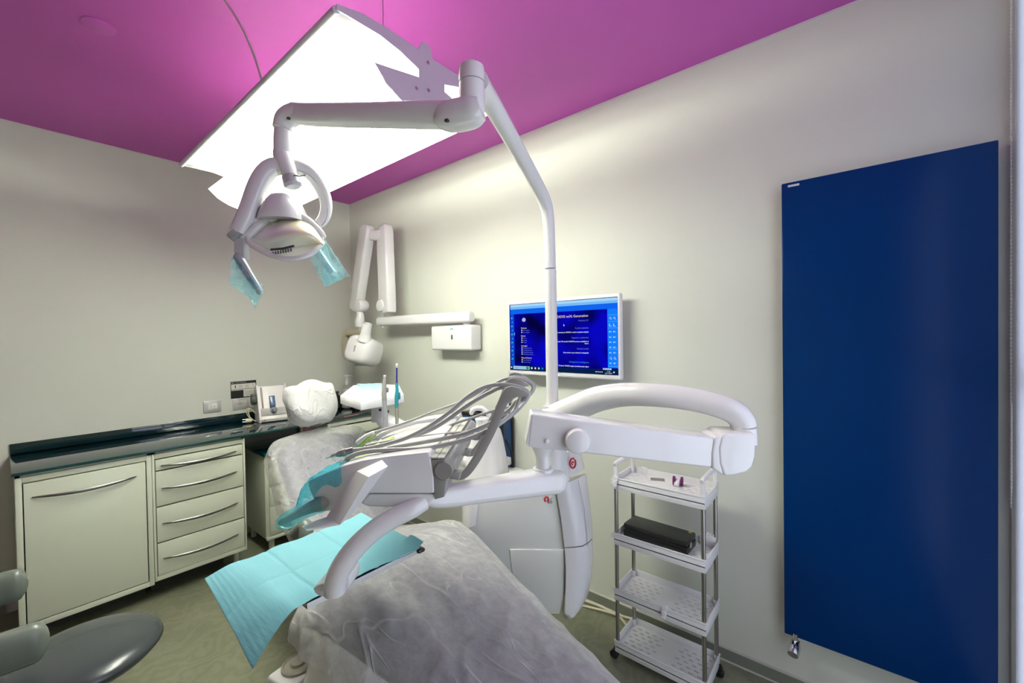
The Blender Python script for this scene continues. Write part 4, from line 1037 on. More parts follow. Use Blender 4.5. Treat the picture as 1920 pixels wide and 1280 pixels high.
MB().lathe(at(1026, 827, 1.238), -HV, [(.0065, -.005), (.0065, .002), (.003, .004), (.001, .004)], 16).build('cover_screw', m_whitem, da)
MB().loft([ringpx(1018, y, r, 1.285) for y, r in ((834, 22), (842, 19), (850, 15), (856, 13.5), (870, 13), (876, 13), (877, 19), (884, 20), (900, 20.5), (906, 21))]).build('swivel_post', m_white2, da)
arm3 = [(1040, 900, 1.30, 24), (1010, 903, 1.28, 25), (970, 909, 1.24, 24), (930, 915, 1.20, 23), (890, 921, 1.16, 22), (850, 927, 1.12, 21.5), (815, 931, 1.08, 20), (800, 932, 1.06, 17)]
q = spl(arm3, 4)
MB().tube([at(*p[:3]) for p in q], [mm(p[3], p[2])*.92 for p in q], 18, up=(0, 0, 1), e=.62, rb=[mm(p[3], p[2])*1.1 for p in q], round_end=True).build('lower_arm', m_white2, da)

iu = thing('instrument_unit', 'white dentist instrument console with grey whip arms over the chair', 'dental console', tuple(at(740, 945, 1.1)))
WD = V((-.616, .788, 0)).normalized()            # across the row of instruments
D0 = 1.0
def con(px, d, th, bev, lift=0): return [at(x, y, d) for x, y in px], WD*th, bev
P, off, b = con([(576, 903), (600, 891), (640, 874), (680, 862.5), (730, 855), (800, 847), (806, 850), (813, 895), (814, 925), (690, 925), (655, 945), (618, 958), (600, 960), (590, 940), (580, 920)], D0, .065, .006)
MB().prism(P, off, b, 3).build('side_cheek', m_white2, iu)
P, off, b = con([(576, 903), (600, 891), (640, 874), (680, 862.5), (730, 855), (800, 847), (806, 850), (813, 895), (814, 925), (690, 925), (655, 945), (618, 958), (600, 960), (590, 940), (580, 920)], D0, .065, .006)
MB().prism([p+WD*.46 for p in P], off, b, 3).build('side_cheek', m_white2, iu)
P, off, b = con([(610, 897), (645, 884), (690, 870), (800, 856), (812, 895), (814, 925), (690, 925), (640, 945), (612, 930)], D0, .40, .005)
MB().prism([p+WD*.062 for p in P], off, b).build('deck', m_white2, iu)
P, off, b = con([(692, 926.5), (815, 926.5), (806, 947), (800, 951), (690, 950), (676, 944), (684, 934)], D0+.005, .50, .008)
MB().prism(P, off, b, 3).build('base_tray', m_white, iu)
P, off, b = con([(618, 891), (640, 881), (668, 871), (672, 874), (645, 888), (620, 897)], D0, .22, .003)
MB().prism([p+WD*.068 for p in P], off, b).build('lime_mat', m_lime, iu)
# grey hinge block and roller sleeve with clear film
P, off, b = con([(805, 861), (835, 861), (838, 900), (833, 932), (814, 937), (812, 900)], D0+.002, .50, .003)
MB().prism(P, off, b).build('hinge_block', m_grey, iu)
c0_ = at(832, 882, D0+.0); ca = c0_+V((0, 0, 0))
MB().lathe(ca-WD*.004, WD, [(.0205, 0), (.0215, .002), (.0215, .50), (.0205, .502)], 28).build('roller', m_grey, iu)
MB().lathe(ca+WD*.02, WD, [(.0228, 0), (.0236, .05), (.0230, .12), (.0242, .2), (.0232, .3), (.0242, .40), (.0228, .46)], 22, caps=False).build('clear_sleeve', m_clear, iu)
for dx in (806, 820):
    p = at(dx, 859.5, D0); MB().prism([p, p+HR*.016, p+HR*.016+V((0, 0, .003)), p+V((0, 0, .003))], WD*.49).build('top_slat', M('slat', (.50, .50, .44), .35), iu)
# five whip arms
WH = [(846, 889, 6.5), (858, 893.5, 6.8), (872, 889, 7.2), (886, 872, 7.6), (900, 849, 8.0), (914, 822, 8.4), (926, 797, 8.6), (937, 768, 8.8), (944, 752, 9.4)]
wq = spl(WH, 4)
wd = D0+.03
L_ = []; Rr = []
for i, p in enumerate(wq):
    a_ = wq[max(0, i-1)]; b_ = wq[min(len(wq)-1, i+1)]; tx, ty = b_[0]-a_[0], b_[1]-a_[1]; l = math.hypot(tx, ty); nx, ny = ty/l, -tx/l
    L_.append((p[0]+nx*p[2], p[1]+ny*p[2])); Rr.append((p[0]-nx*p[2], p[1]-ny*p[2]))
left = L_ if L_[10][0] < Rr[10][0] else Rr; right = Rr if left is L_ else L_
headp = [(942, 735), (948, 727), (958, 724), (972, 727), (985, 733), (992, 738), (991.5, 742.5), (985, 743.5), (970, 744), (962, 748), (957, 756)]
poly = left+headp+right[::-1]
P = [at(x, y, wd) for x, y in poly]
w0 = MB().prism(P, WD*.014, .002, 2).build('whip_arm', m_grey, iu)
WOFF = [0, .20, .39]
for k in range(1, 3): dupe(w0, iu, WD*WOFF[k])
for k in range(3):
    a_ = at(846, 884, wd)+WD*(WOFF[k]-.006)
    MB().prism([a_, at(866, 884, wd)+WD*(WOFF[k]-.006), at(862, 899, wd)+WD*(WOFF[k]-.006), at(842, 897, wd)+WD*(WOFF[k]-.006)], WD*.026, .004).build('arm_knuckle', M('knuckle', (.30, .30, .27), .35), iu)
# instruments: each handpiece with its hose
HP = [((610, 859), (655, 842), 'turbine'), ((640, 876), (690, 862), 'plain'), ((672, 829), (700, 812), 'scaler'), ((690, 836), (715, 829), 'plain')]
names = ['silver dental handpiece with a drill bit, tip pointing left over the chair', 'grey hosed handpiece nearest the camera on the lime mat', 'white and lime syringe handpiece tilted on the console', 'grey hosed handpiece at the far side of the console, behind the silver one']
def DD(L, d): return [(x, y, d) for x, y in L]
hose_px = [
    DD([(662, 843), (677, 842), (705, 837), (733, 830), (761, 821), (789, 808), (817, 791), (846, 770), (874, 746), (902, 728), (930, 721), (958, 722), (980, 728), (991, 738), (984, 748)], 1.075)+DD([(969, 752), (958, 765), (941, 778), (919, 793), (879, 810), (846, 819), (803, 827), (761, 834), (727, 840)], 1.10),
    DD([(646, 864), (663, 853), (691, 846), (733, 843), (775, 842), (817, 837), (874, 823), (913, 807), (941, 791)], 1.045)+DD([(964, 770), (974, 747), (982, 737), (972, 727), (941, 726)], 1.08)+DD([(919, 735), (888, 752), (860, 771), (832, 791), (803, 807), (775, 816), (747, 824), (713, 831)], 1.12),
    DD([(700, 811), (733, 801), (775, 787), (817, 770), (862, 754), (896, 736), (930, 717), (958, 707), (981, 708), (998, 717), (1002, 727), (992, 742)], 1.38)+DD([(965, 760), (930, 768), (888, 782), (854, 793), (817, 807), (784, 812), (747, 814), (716, 822)], 1.36),
    DD([(717, 829), (760, 820), (800, 806), (840, 784), (868, 763), (900, 741), (935, 715), (962, 709), (985, 713), (999, 724), (992, 742)], 1.26)+DD([(975, 765), (940, 792), (900, 806), (850, 812), (800, 817), (755, 822), (735, 828)], 1.24)]
for k, (n_, t_, kd) in enumerate(HP):
    hpth = hose_px[k]; d = hpth[0][2]
    h = thing('dental_handpiece', names[k], 'handpiece', tuple(at(t_[0], t_[1], d)), 'hosed instruments on the console')
    r = (.0054, .0058, .0044, .0048)[k]
    MB().tube([at(*p) for p in spl(hpth, 6)], r, 10).build('hose', m_hose, h)
    a_, b_ = at(n_[0], n_[1], d-.01), at(hpth[0][0], hpth[0][1], d)
    v = b_-a_; L0 = v.length
    if kd == 'turbine':
        MB().lathe(a_+v*.38, v, [(.004, 0), (.0075, .006), (.0085, .012), (.0085, L0*.22), (.010, L0*.24), (.010, L0*.34), (.0085, L0*.36), (.0085, L0*.5), (.0075, L0*.62)], 18).build('body', M('handpiece_steel', (.36, .355, .35), .25, .7), h)
        MB().lathe(a_+v*.10, v, [(.0012, 0), (.0022, .006), (.0045, L0*.14), (.0055, L0*.29)], 12).build('tip', m_steel, h)
        MB().lathe(a_, v, [(.0008, 0), (.0012, L0*.12)], 8).build('drill_bit', m_grey, h)
    elif kd == 'scaler':
        MB().tube([a_, a_+v*.5+V((0, 0, .004)), b_], [.009, .008, .0065], 14, round_end=True).build('body', m_white, h)
        MB().tube([a_+V((0, 0, -.012)), a_+v*.6+V((0, 0, -.006)), b_+V((0, 0, -.004))], [.007, .008, .006], 12).build('lime_cover', m_lime, h)
        MB().tube([a_, a_-v*.5+V((0, 0, -.012))], [.005, .003], 10, round_end=True).build('tip', m_chrome, h)
    else:
        MB().tube([a_, a_+v*.5, b_], [.0085, .0085, .007], 14, round_end=True).build('body', m_hose, h)
        MB().lathe(a_-v*.15, v, [(.004, 0), (.007, L0*.1), (.0075, L0*.2)], 14).build('collar', m_steel, h)
# front grip and its film
gp = [(604, 944, .995, 12.5), (590, 948, .99, 12), (578, 953, .985, 10.5), (560, 962, .975, 8), (540, 972, .965, 7), (528, 978, .96, 6.5)]
MB().lathe(at(600, 945, .992), at(585, 950, .985)-at(600, 945, .992), [(.015, -.012), (.017, 0), (.016, .008), (.011, .02)], 20).build('grip_boss', M('sage_grip', (.30, .32, .24), .4), iu)
ptube(MB(), gp, 5, 16, round_end=True).build('grip', M('sage_grip2', (.33, .35, .27), .4), iu)
# angled side grip bar in front of the cheek
rg = [[(669, 883, .985), (691, 894, .925), (727, 874, .955), (716, 862, .985)],
      [(612, 969, .985), (637, 984, .925), (662, 962, .955), (652, 950, .985)],
      [(590, 976, .985), (606, 990, .930), (628, 984, .958), (622, 975, .985)],
      [(566, 987, .985), (576, 995, .935), (590, 992, .958), (584, 986, .985)]]
MB().loft([[at(*p) for p in r] for r in rg]).build('side_grip', m_white2, iu, ang=25)
# film over the console tip, over the grip
def filmtube(path, k=6, n=14, jit=.004, seed=0, nm='barrier_film', mat=None, squash=1.):
    q = spl(path, k); rows = []
    a, u, b = frame(at(*q[1][:3])-at(*q[0][:3]))
    for i, p in enumerate(q):
        c = at(*p[:3]); r = mm(p[3], p[2]); row = []
        for j in range(n+1):
            an = 2*math.pi*j/n
            rr = r*(1+.25*N3.noise(V((math.cos(an)*1.5+seed, math.sin(an)*1.5, i*.35))))+jit*N3.noise(V((i*.8, j*1.1 if j < n else 0, seed)))
            row.append(c+u*(rr*math.cos(an))+b*(rr*squash*math.sin(an)))
        rows.append(row)
    return MB().sheet(rows)
tag(filmtube([(606, 945, .992, 16), (585, 951, .985, 16), (560, 963, .975, 16), (540, 974, .965, 15), (526, 980, .96, 12), (518, 983, .957, 7)], 4, 12, .004, 3).build('barrier_film', m_filmg, None, ang=180), 'cyan plastic sleeve pulled over the grey front grip of the console', 'film', 'cyan barrier films')
fr = []
for i, (x, y) in enumerate(spl([(640, 874), (622, 880), (600, 889), (580, 900), (568, 915), (560, 935), (557, 950)], 4)):
    row = []
    for j, wv in enumerate((-.004, .01, .03, .05, .068, .09, .13)):
        dz = -.02 if j == 0 else 0
        p = at(x, y, D0)+WD*wv+V((0, 0, .003+.006*N3.noise(V((i*.5, j*.9, 2)))))
        if j >= 5: p.z -= .010*(j-4)
        row.append(p)
    dn = at(x+3, y+28+6*math.sin(i*.7), D0)-WD*.006; row.insert(0, dn)
    fr.append(row)
tag(MB().sheet(fr).build('barrier_film', m_filmd, None, ang=180), 'crumpled cyan plastic film wrapped over the left tip of the console', 'film', 'cyan barrier films')
# tray bracket, tray and crepe napkin
ta = [(795, 940, 1.02, 16), (770, 955, 1.0, 17.5), (735, 972, .985, 18.5), (700, 995, .97, 19), (668, 1025, .955, 19.5), (647, 1052, .945, 20), (634, 1075, .94, 20), (628, 1095, .94, 19.5), (627, 1112, .94, 18.5)]
ptube(MB(), ta, 5, 20).build('tray_arm', m_white2, iu)
P, off, b = con([(586, 1104), (592, 1098), (612, 1092), (640, 1076), (652, 1077), (656, 1082), (655, 1100), (646, 1114), (630, 1120), (600, 1119), (590, 1112)], .945, .06, .008)
MB().prism(P, off, b, 3).build('tray_bracket', m_white2, iu)
TZ0 = .985
ty0, ty1, tx0, tx1 = -1.80, -1.475, 2.62, 2.945
t = MB(); t.box((tx0, ty0, TZ0), (tx1, ty1, TZ0+.003)).box((tx1-.003, ty0, TZ0), (tx1, ty1, TZ0+.014)).box((tx0, ty0, TZ0), (tx0+.003, ty1, TZ0+.014)).box((tx0, ty0, TZ0), (tx1, ty0+.003, TZ0+.014)).box((tx0, ty1-.003, TZ0), (tx1, ty1, TZ0+.014))
tag(t.build('instrument_tray', m_steel, None), 'rectangular steel tray carried under the console, covered by cyan paper', 'tray')
tb_ = bpy.data.objects['instrument_tray']
MB().box((tx1-.045, ty1-.012, TZ0+.001), (tx1+.010, ty1+.012, TZ0+.013), .005).build('corner_grip', m_black, tb_)
rows = []
for i in range(97):
    u = i/96; y = -1.915+.45*u; row = []
    for j in range(49):
        v = j/48; x = 2.612+.335*v
        z = TZ0+.019
        z += .006*math.sin(u*9+v*3)*(.3+v)*.5
        z -= .075*max(0, (.20-u)/.20)**1.6*(.15+v)
        z -= .010*max(0, .5-abs(u-.72)*2)*math.sin(math.pi*min(1, max(0, v)))           # sags into the tray on the right
        z += .018*max(0, (u-.90)/.10)*(.2+.8*(1-v))*.4
        z += .012*max(0, 1-abs(u-.12)*9)*max(0, .4-v)
        for cu_x in (.33, .66):
            z += -.0035*math.exp(-((u-cu_x)/.010)**2)
        z += -.0035*math.exp(-((v-.5)/.014)**2)
        if u < .12: z += .0011*math.sin(u*270)
        z += .007*N3.noise(V((u*5, v*4, .7)))*min(1, 3*abs(v-.5))
        if u > .93 and v > .8: z += .012*(u-.93)/.07
        row.append((x+.012*(u-.5)*(v-.5), y-.02*(v-.5)*(1-u)*0, z))
    rows.append(row)
tag(MB().sheet(rows).build('paper_napkin', m_napkin, None, ang=180, sub=1, solid=.0008), 'light cyan crepe paper napkin with fold lines spread over the steel tray', 'napkin')

# ============================================================ OPERATING LIGHT
ol = thing('operating_light', 'white dental operating light on a bent column arm with looped yoke', 'dental light', tuple(at(1035, 752, 1.75)))
colp = [(1036, 765, 1.74, 11.2), (1035, 700, 1.74, 11.2), (1033.5, 600, 1.74, 11), (1032.5, 506, 1.74, 10.8)]
ptube(MB(), colp, 3, 20).build('column', m_white2, ol)
colp = [(1032, 503, 1.74, 10.6), (1030, 440, 1.74, 10.8), (1027, 400, 1.73, 11.6), (1020, 374, 1.70, 12.6), (1006, 346, 1.64, 13.4), (980, 298, 1.53, 14.2), (950, 244, 1.40, 16), (920, 192, 1.27, 18.5), (905, 168, 1.19, 20), (896, 152, 1.14, 20.5)]
ptube(MB(), colp, 5, 20).build('cantilever', m_white2, ol)
JD = 1.07
MB().loft([ringpx(884.5, y, r, JD) for y, r in ((156, 24.6), (134, 24.4), (127, 23), (124, 18), (123, 3))]).build('joint_cap', m_white2, ol)
MB().loft([ringpx(884.5, y, r, JD) for y, r in ((157.5, 23.8), (180, 24.2), (200, 24.5), (214, 24), (224, 20), (228, 8))]).build('joint_post', m_white2, ol)
hs = [(903, 204, 1.055, 19), (890, 209, 1.06, 25), (872, 214, 1.07, 26.5), (850, 218, 1.08, 26), (834, 219, 1.085, 23), (825, 217, 1.09, 17), (821, 215, 1.095, 8)]
q = spl(hs, 4); MB().tube([at(*p[:3]) for p in q], [mm(p[3], p[2]) for p in q], 24, up=(0, 0, 1), e=.7).build('arm_socket', m_white2, ol)
arm = [(842, 216, 1.09, 23.2), (780, 216, 1.12, 22.2), (700, 216, 1.17, 20.7), (620, 216, 1.225, 19.5), (575, 215.5, 1.26, 18.8), (552, 213, 1.275, 18)]
q = spl(arm, 3); MB().tube([at(*p[:3]) for p in q], [mm(p[3], p[2]) for p in q], 20, up=(0, 0, 1), e=.7).build('balance_arm', m_white2, ol)
el = [(562, 213, 1.268, 19.2), (548, 216, 1.276, 19.8), (537, 224, 1.282, 19.5), (532, 238, 1.285, 18.5), (530.5, 243, 1.285, 18)]
ptube(MB(), el, 5, 20, round_end=False).build('elbow', m_white2, ol)
MB().loft([ringpx(531, y, r, 1.285) for y, r in ((244, 15.6), (270, 16.6), (296, 15.8), (299, 14))]).build('drop_post', m_white, ol)
MB().tube([at(530, 290, 1.285), at(535, 305, 1.283), at(543, 325, 1.28), at(546, 333, 1.28)], [mm(17, 1.285), mm(16, 1.28), mm(13.5, 1.28), mm(13, 1.28)], 20, round_end=True).build('yoke_socket', m_white2, ol)
MB().tube([at(545, 332, 1.278), at(549, 347, 1.276), at(550, 351, 1.276)], [mm(15.5, 1.28), mm(16, 1.28), mm(12, 1.28)], 20).build('pivot_cap', M('lamp_grey_cap', (.45, .45, .47), .3), ol)
MB().tube(spl([tuple(at(549, 328, 1.262)), tuple(at(557, 329.5, 1.258)), tuple(at(566, 330, 1.256)), tuple(at(574, 327, 1.256))], 3), .0022, 8).build('lock_lever', m_grey, ol)
MB().box(at(838, 226, 1.052)-V((.005, .005, .003)), at(838, 226, 1.052)+V((.005, .005, .003)), .001).build('slot', m_black, ol)
MB().box(at(541, 222, 1.250)-V((.004, .004, .003)), at(541, 222, 1.250)+V((.004, .004, .003)), .001).build('slot', m_black, ol)
# looped yoke
yl = [(534, 316, 1.285, 14, 0), (520, 312, 1.282, 15, 0), (505, 317, 1.275, 15.5, 0), (492, 332, 1.265, 16, 0), (482, 352, 1.255, 16, 0), (472, 378, 1.245, 15.5, 0), (462, 404, 1.235, 15, 0), (451, 426, 1.23, 14, 0), (446, 436, 1.228, 13, 0)]
q = spl([p[:4] for p in yl], 5)
MB().tube([at(*p[:3]) for p in q], [mm(p[3]*.92, p[2]) for p in q], 18, up=HV, e=.65, rb=[mm(p[3], p[2]) for p in q]).build('yoke', m_white2, ol)
yr = [(536, 312, 1.29, 12), (556, 313, 1.305, 12.5), (578, 322, 1.32, 12.5), (596, 342, 1.335, 12), (608, 366, 1.345, 11), (612, 388, 1.35, 10), (609, 405, 1.35, 9.5), (602, 416, 1.345, 9), (596, 420, 1.34, 8)]
q = spl(yr, 5)
MB().tube([at(*p[:3]) for p in q], [mm(p[3]*.9, p[2]) for p in q], 18, up=HV, e=.65, rb=[mm(p[3]*1.0, p[2]) for p in q]).build('yoke', m_white2, ol)
MB().tube([at(p[0]+2, p[1]+6, p[2]-.012) for p in spl(yr[1:-1], 4)], .0016, 6).build('yoke_groove', m_hose, ol)
# lamp head: back hood, rim wings, reflector, front lens
hn_ = 1.285
hood = [(503, 428, 540, 412, 574, 428), ]
HR2 = [(y, xl, xr, d0, d1) for y, xl, xr, d0, d1 in ((417, 492, 573, 1.222, 1.36), (408, 495, 571, 1.222, 1.36), (395, 500, 567, 1.225, 1.355), (380, 507, 559, 1.235, 1.345), (371, 514, 551, 1.245, 1.335), (367, 521, 546, 1.258, 1.32), (365.5, 528, 541, 1.275, 1.305))]
rings = []
for y, xl, xr, d0, d1 in HR2:
    c = at((xl+xr)/2, y, (d0+d1)/2); a_ = mm((xr-xl)/2, (d0+d1)/2); b2 = (d1-d0)/2; ring = []
    for k in range(28):
        an = 2*math.pi*k/28; cc, ss = math.cos(an), math.sin(an); e = .7
        ring.append(c+HR*(a_*math.copysign(abs(cc)**e, cc))+HV*(b2*math.copysign(abs(ss)**e, ss)))
    rings.append(ring)
MB().loft(rings).build('rear_hood', m_white2, ol, ang=60)
# dichroic reflector bowl: domed half shell opening towards the viewer's left and down
m_refl, nt_, b_ = nodes('dichroic_reflector')
b_.inputs['Metallic'].default_value = .2; b_.inputs['Roughness'].default_value = .28
tc_ = nt_.nodes.new('ShaderNodeTexCoord'); n_1 = nt_.nodes.new('ShaderNodeTexNoise'); n_1.inputs['Scale'].default_value = 7; nt_.links.new(tc_.outputs['Object'], n_1.inputs['Vector'])
rp_ = nt_.nodes.new('ShaderNodeValToRGB'); e_ = rp_.color_ramp.elements; e_[0].position = .36; e_[0].color = (.74, .66, .42, 1); e_[1].position = .6; e_[1].color = (.82, .83, .80, 1)
nt_.links.new(n_1.outputs['Fac'], rp_.inputs[0]); nt_.links.new(rp_.outputs[0], b_.inputs['Base Color'])
top = spl([(466, 446), (478, 435), (492, 425), (508, 417), (530, 412), (552, 412), (572, 417), (588, 428), (600, 445), (606, 457)], 3)
bot = spl([(468, 447), (485, 457), (502, 468), (516, 471), (532, 468), (552, 462), (572, 459), (590, 458), (602, 458), (606, 458)], 3)
rows = []
for (x0, y0), (x1, y1) in zip(top, bot):
    row = []
    for j in range(9):
        v = j/8; bulge = math.sin(math.pi*v)
        fall = 1-abs((x0-537)/70)**2
        row.append(at(x0+(x1-x0)*v, y0+(y1-y0)*v, 1.265-.055*bulge*max(.1, fall)-.03*v))
    rows.append(row)
MB().sheet(rows).build('reflector', m_refl, ol, solid=.004, ang=60)
# white rim: upper frame arms and lower lip
ptube(MB(), [(456, 447, 1.232, 6.5), (468, 438, 1.236, 8), (482, 427, 1.245, 9), (496, 416, 1.262, 9), (506, 408, 1.275, 8)], 4, 14, round_end=True).build('rim_arm', m_white2, ol)
ptube(MB(), [(566, 407, 1.285, 7), (578, 415, 1.285, 7.5), (590, 425, 1.288, 7), (600, 435, 1.292, 6.5), (606, 443, 1.295, 5.5)], 4, 14, round_end=True).build('rim_arm', m_white2, ol)
lip = [(464, 446, 1.225, 4), (468, 456, 1.215, 4.5), (482, 466, 1.205, 4.5), (502, 476, 1.195, 4.5), (525, 483, 1.19, 4.5), (548, 485, 1.19, 4.5), (570, 481, 1.195, 4.5), (588, 473, 1.21, 4.5), (600, 462, 1.235, 4), (606, 455, 1.26, 3.5)]
ptube(MB(), lip, 4, 12, round_end=True).build('lower_rim', m_white2, ol)
lens_t = spl([(470, 450), (490, 462), (516, 473), (545, 468), (575, 461), (604, 458)], 4); lens_b = spl([(470, 457), (490, 469), (516, 479), (545, 483), (575, 477), (602, 461)], 4)
rows = [[at(x0, y0, 1.228), at((x0+x1)/2, (y0+y1)/2, 1.212), at(x1, y1, 1.205)] for (x0, y0), (x1, y1) in zip(lens_t, lens_b)]
MB().sheet(rows).build('front_cover', THIN('lamp_cover', (.85, .83, .78), .62, .5, gloss=.15), ol)
for k in range(8):
    x = 512+k*4.8; y = 475-k*.95; MB().box(at(x, y, 1.20)-V((.0018, .0018, .0045)), at(x, y, 1.20)+V((.0018, .0018, .0045))).build('vent_slot', m_dgrey, ol, smooth=False)
MB().tube([at(508, 468, 1.203), at(530, 466, 1.20), at(551, 461, 1.20)], .0035, 8).build('lamp_holder', m_dgrey, ol)
# left handle block and bar, right bar
MB().tube([at(441, 438, 1.228), at(447, 447, 1.225)], [mm(13, 1.228), mm(10, 1.228)], 16, up=HV, e=.6).build('yoke_end', m_hose, ol)
P, off, b = pl_prism([(438, 446), (456, 446), (457, 464), (458, 484), (452, 492), (440, 482), (438, 470)], 1.218, .028, .003)
MB().prism(P, off, b).build('handle_block', M('handle_grey', (.48, .48, .50), .35), ol)
gh = [(447, 482, 1.222, 8), (458, 500, 1.21, 7.5), (470, 520, 1.198, 7), (480, 535, 1.19, 6.5), (487, 547, 1.185, 5.5)]
q = spl(gh, 4); MB().tube([at(*p[:3]) for p in q], [mm(p[3], p[2]) for p in q], 14, up=HV, e=.7, round_end=True).build('handle', M('handle_grey2', (.42, .44, .46), .35), ol)
gr_ = [(596, 470, 1.27, 6.5), (606, 485, 1.255, 6.5), (616, 500, 1.24, 6.5), (626, 513, 1.23, 6)]
q = spl(gr_, 4); MB().tube([at(*p[:3]) for p in q], [mm(p[3], p[2]) for p in q], 14, up=HV, e=.6).build('handle', m_white2, ol)
MB().tube([at(603, 446, 1.288), at(600, 458, 1.28), at(598, 470, 1.272)], .008, 10).build('handle_stem', m_white2, ol)
# cyan films hanging on both handles
def quadsheet(p00, p10, p11, p01, n=12, m_=8, amp=.006, seed=0):
    rows = []
    for i in range(n+1):
        u = i/n; row = []
        for j in range(m_+1):
            v = j/m_; p = (p00*(1-u)+p10*u)*(1-v)+(p01*(1-u)+p11*u)*v
            row.append(p+HV*(amp*N3.noise(V((u*3+seed, v*3, seed)))+amp*.7*math.sin(u*4+seed)*v)+V((0, 0, amp*.5*N3.noise(V((u*5, v*4+seed, 1))))))
        rows.append(row)
    return rows
fl = MB().sheet(quadsheet(at(434, 482, 1.215), at(446, 484, 1.20), at(494, 545, 1.175), at(430, 532, 1.19), 12, 8, .006, 1))
fl.sheet(quadsheet(at(430, 532, 1.19), at(494, 545, 1.175), at(479, 581, 1.178), at(472, 560, 1.18), 10, 6, .004, 1.5))
fl.sheet(quadsheet(at(438, 486, 1.235), at(450, 480, 1.235), at(493, 538, 1.205), at(480, 556, 1.205), 10, 6, .005, 4))
tag(fl.build('barrier_film', m_film, None, ang=180), 'cyan plastic film hanging from the left handle of the operating light', 'film', 'cyan barrier films')
fl = MB().sheet(quadsheet(at(606, 452, 1.30), at(610, 450, 1.28), at(657, 517, 1.25), at(607, 537, 1.25), 12, 8, .008, 7))
fl.sheet(quadsheet(at(582, 484, 1.235), at(604, 462, 1.22), at(640, 524, 1.20), at(607, 537, 1.22), 12, 8, .010, 9))
tag(fl.build('barrier_film', m_film, None, ang=180), 'glossy cyan plastic film over the right handle of the operating light', 'film', 'cyan barrier films')

# ============================================================ ASSISTANT TRAY AND SUCTION
AD = 2.35
at_ = thing('assistant_element', 'white assistant tray arm with notched tray top left of the spittoon', 'tray arm', tuple(at(720, 800, AD)))
tzv = at(690, 742, AD).z
tpx = [(638, 741), (662, 722), (690, 719), (748, 721), (757, 739), (676, 752)]
tp = [onz(x, y, tzv) for x, y in tpx]
th_ = .048
MB().prism([p-V((0, 0, th_)) for p in tp], (0, 0, th_), .004, 2).build('tray_top', M('tray_white', (.86, .86, .85), .3), at_)
for (x, y) in ((650, 740), (661, 744)):
    c = onz(x, y, tzv); MB().tube(spl([tuple(c+V((0, 0, -.03))), tuple(c+V((0, 0, .012))), tuple(c+V((.03, .02, .016))), tuple(c+V((.06, .03, .006)))], 4), .011, 10, round_end=True).build('holder_hook', m_white, at_)
MB().tube([at(712, 755, AD), at(712, 772, AD), at(714, 788, AD)], [.035, .045, .05], 18).build('swivel', M('asst_grey', (.52, .52, .53), .35), at_)
aa = [(712, 776, AD, 15), (726, 790, AD, 17), (760, 806, 2.30, 15), (800, 826, 2.24, 14), (840, 846, 2.18, 14), (880, 866, 2.14, 14)]
q = spl(aa, 4); MB().tube([at(*p[:3]) for p in q], [mm(p[3]*.8, p[2]) for p in q], 16, up=(0, 0, 1), e=.65, rb=[mm(p[3], p[2]) for p in q]).build('arm', M('asst_arm', (.60, .60, .61), .3), at_)
for k in range(2): MB().lathe(at(713+k*14, 768+k*3, AD-.065), -HV, [(.008, 0), (.008, .004), (.001, .004)], 12).build('cap_screw', m_black, at_)
nf = []
base = [onz(x, y, tzv) for x, y in ((668, 721), (716, 720), (714, 744), (692, 746))]
for r in quadsheet(base[0], base[1], base[2], base[3], 10, 8, .0, 2):
    nf.append([p+V((0, 0, .006+.006*abs(N3.noise(p*30)))) for p in r])
tag(MB().sheet(nf).build('tray_film', THIN('pale_cyan_film', (.45, .78, .80), .62, .3, gloss=.08, var=.35, vscale=20), None, ang=180), 'crumpled pale cyan film lying on the assistant tray', 'film')
s1 = thing('suction_handpiece', 'grey suction handpiece standing upright in front of the assistant tray', 'handpiece', tuple(at(724, 800, 2.15)), 'suction handpieces by the assistant tray')
S1 = 2.15
MB().tube([at(723.5, 815, S1), at(722, 770, S1), at(720.5, 750, S1), at(720.5, 742, S1)], [mm(4.6, S1), mm(4.6, S1), mm(4.4, S1), mm(4.2, S1)], 14).build('hose', M('suction_hose', (.40, .40, .41), .45), s1)
MB().tube([at(720.5, 750, S1), at(720, 738, S1), at(720.5, 722, S1), at(721, 712, S1)], [mm(4.6, S1), mm(4.9, S1), mm(4, S1), mm(2.6, S1)], 16).build('grip', M('suction_grip', (.36, .35, .31), .4), s1)
MB().tube([at(721, 712, S1), at(721, 706, S1)], [mm(2.6, S1), mm(2.4, S1)], 14).build('clear_tip', m_soap, s1)
MB().tube([at(721, 706, S1), at(721, 703, S1)], [mm(2.8, S1), mm(2.8, S1)], 14).build('white_cap', m_white, s1)
MB().box(at(726, 731, S1)-V((.006, .006, .012)), at(726, 731, S1)+V((.006, .006, .012)), .002).build('lever', m_grey, s1)
s2 = thing('suction_handpiece', 'slim suction handpiece with cyan sleeve and navy tube, right of grey one', 'handpiece', tuple(at(744, 800, S1)), 'suction handpieces by the assistant tray')
MB().tube([at(745, 812, S1), at(744, 780, S1), at(743.5, 760, S1)], mm(3.1, S1), 12).build('hose', M('suction_hose2', (.34, .33, .26), .45), s2)
MB().tube([at(743.5, 764, S1), at(743.5, 752, S1), at(744, 742, S1), at(744.5, 732, S1), at(744, 722, S1), at(744, 718, S1)], [mm(3.2, S1), mm(3.6, S1), mm(4.4, S1), mm(3.3, S1), mm(2.9, S1), mm(2.4, S1)], 14).build('cyan_sleeve', M('cyan_sleeve', (.03, .33, .38), .35), s2)
MB().box(at(748.5, 742, S1)-V((.006, .006, .018)), at(748.5, 742, S1)+V((.004, .006, .018)), .002).build('lever', M('cyan_lever', (.02, .24, .29), .35), s2)
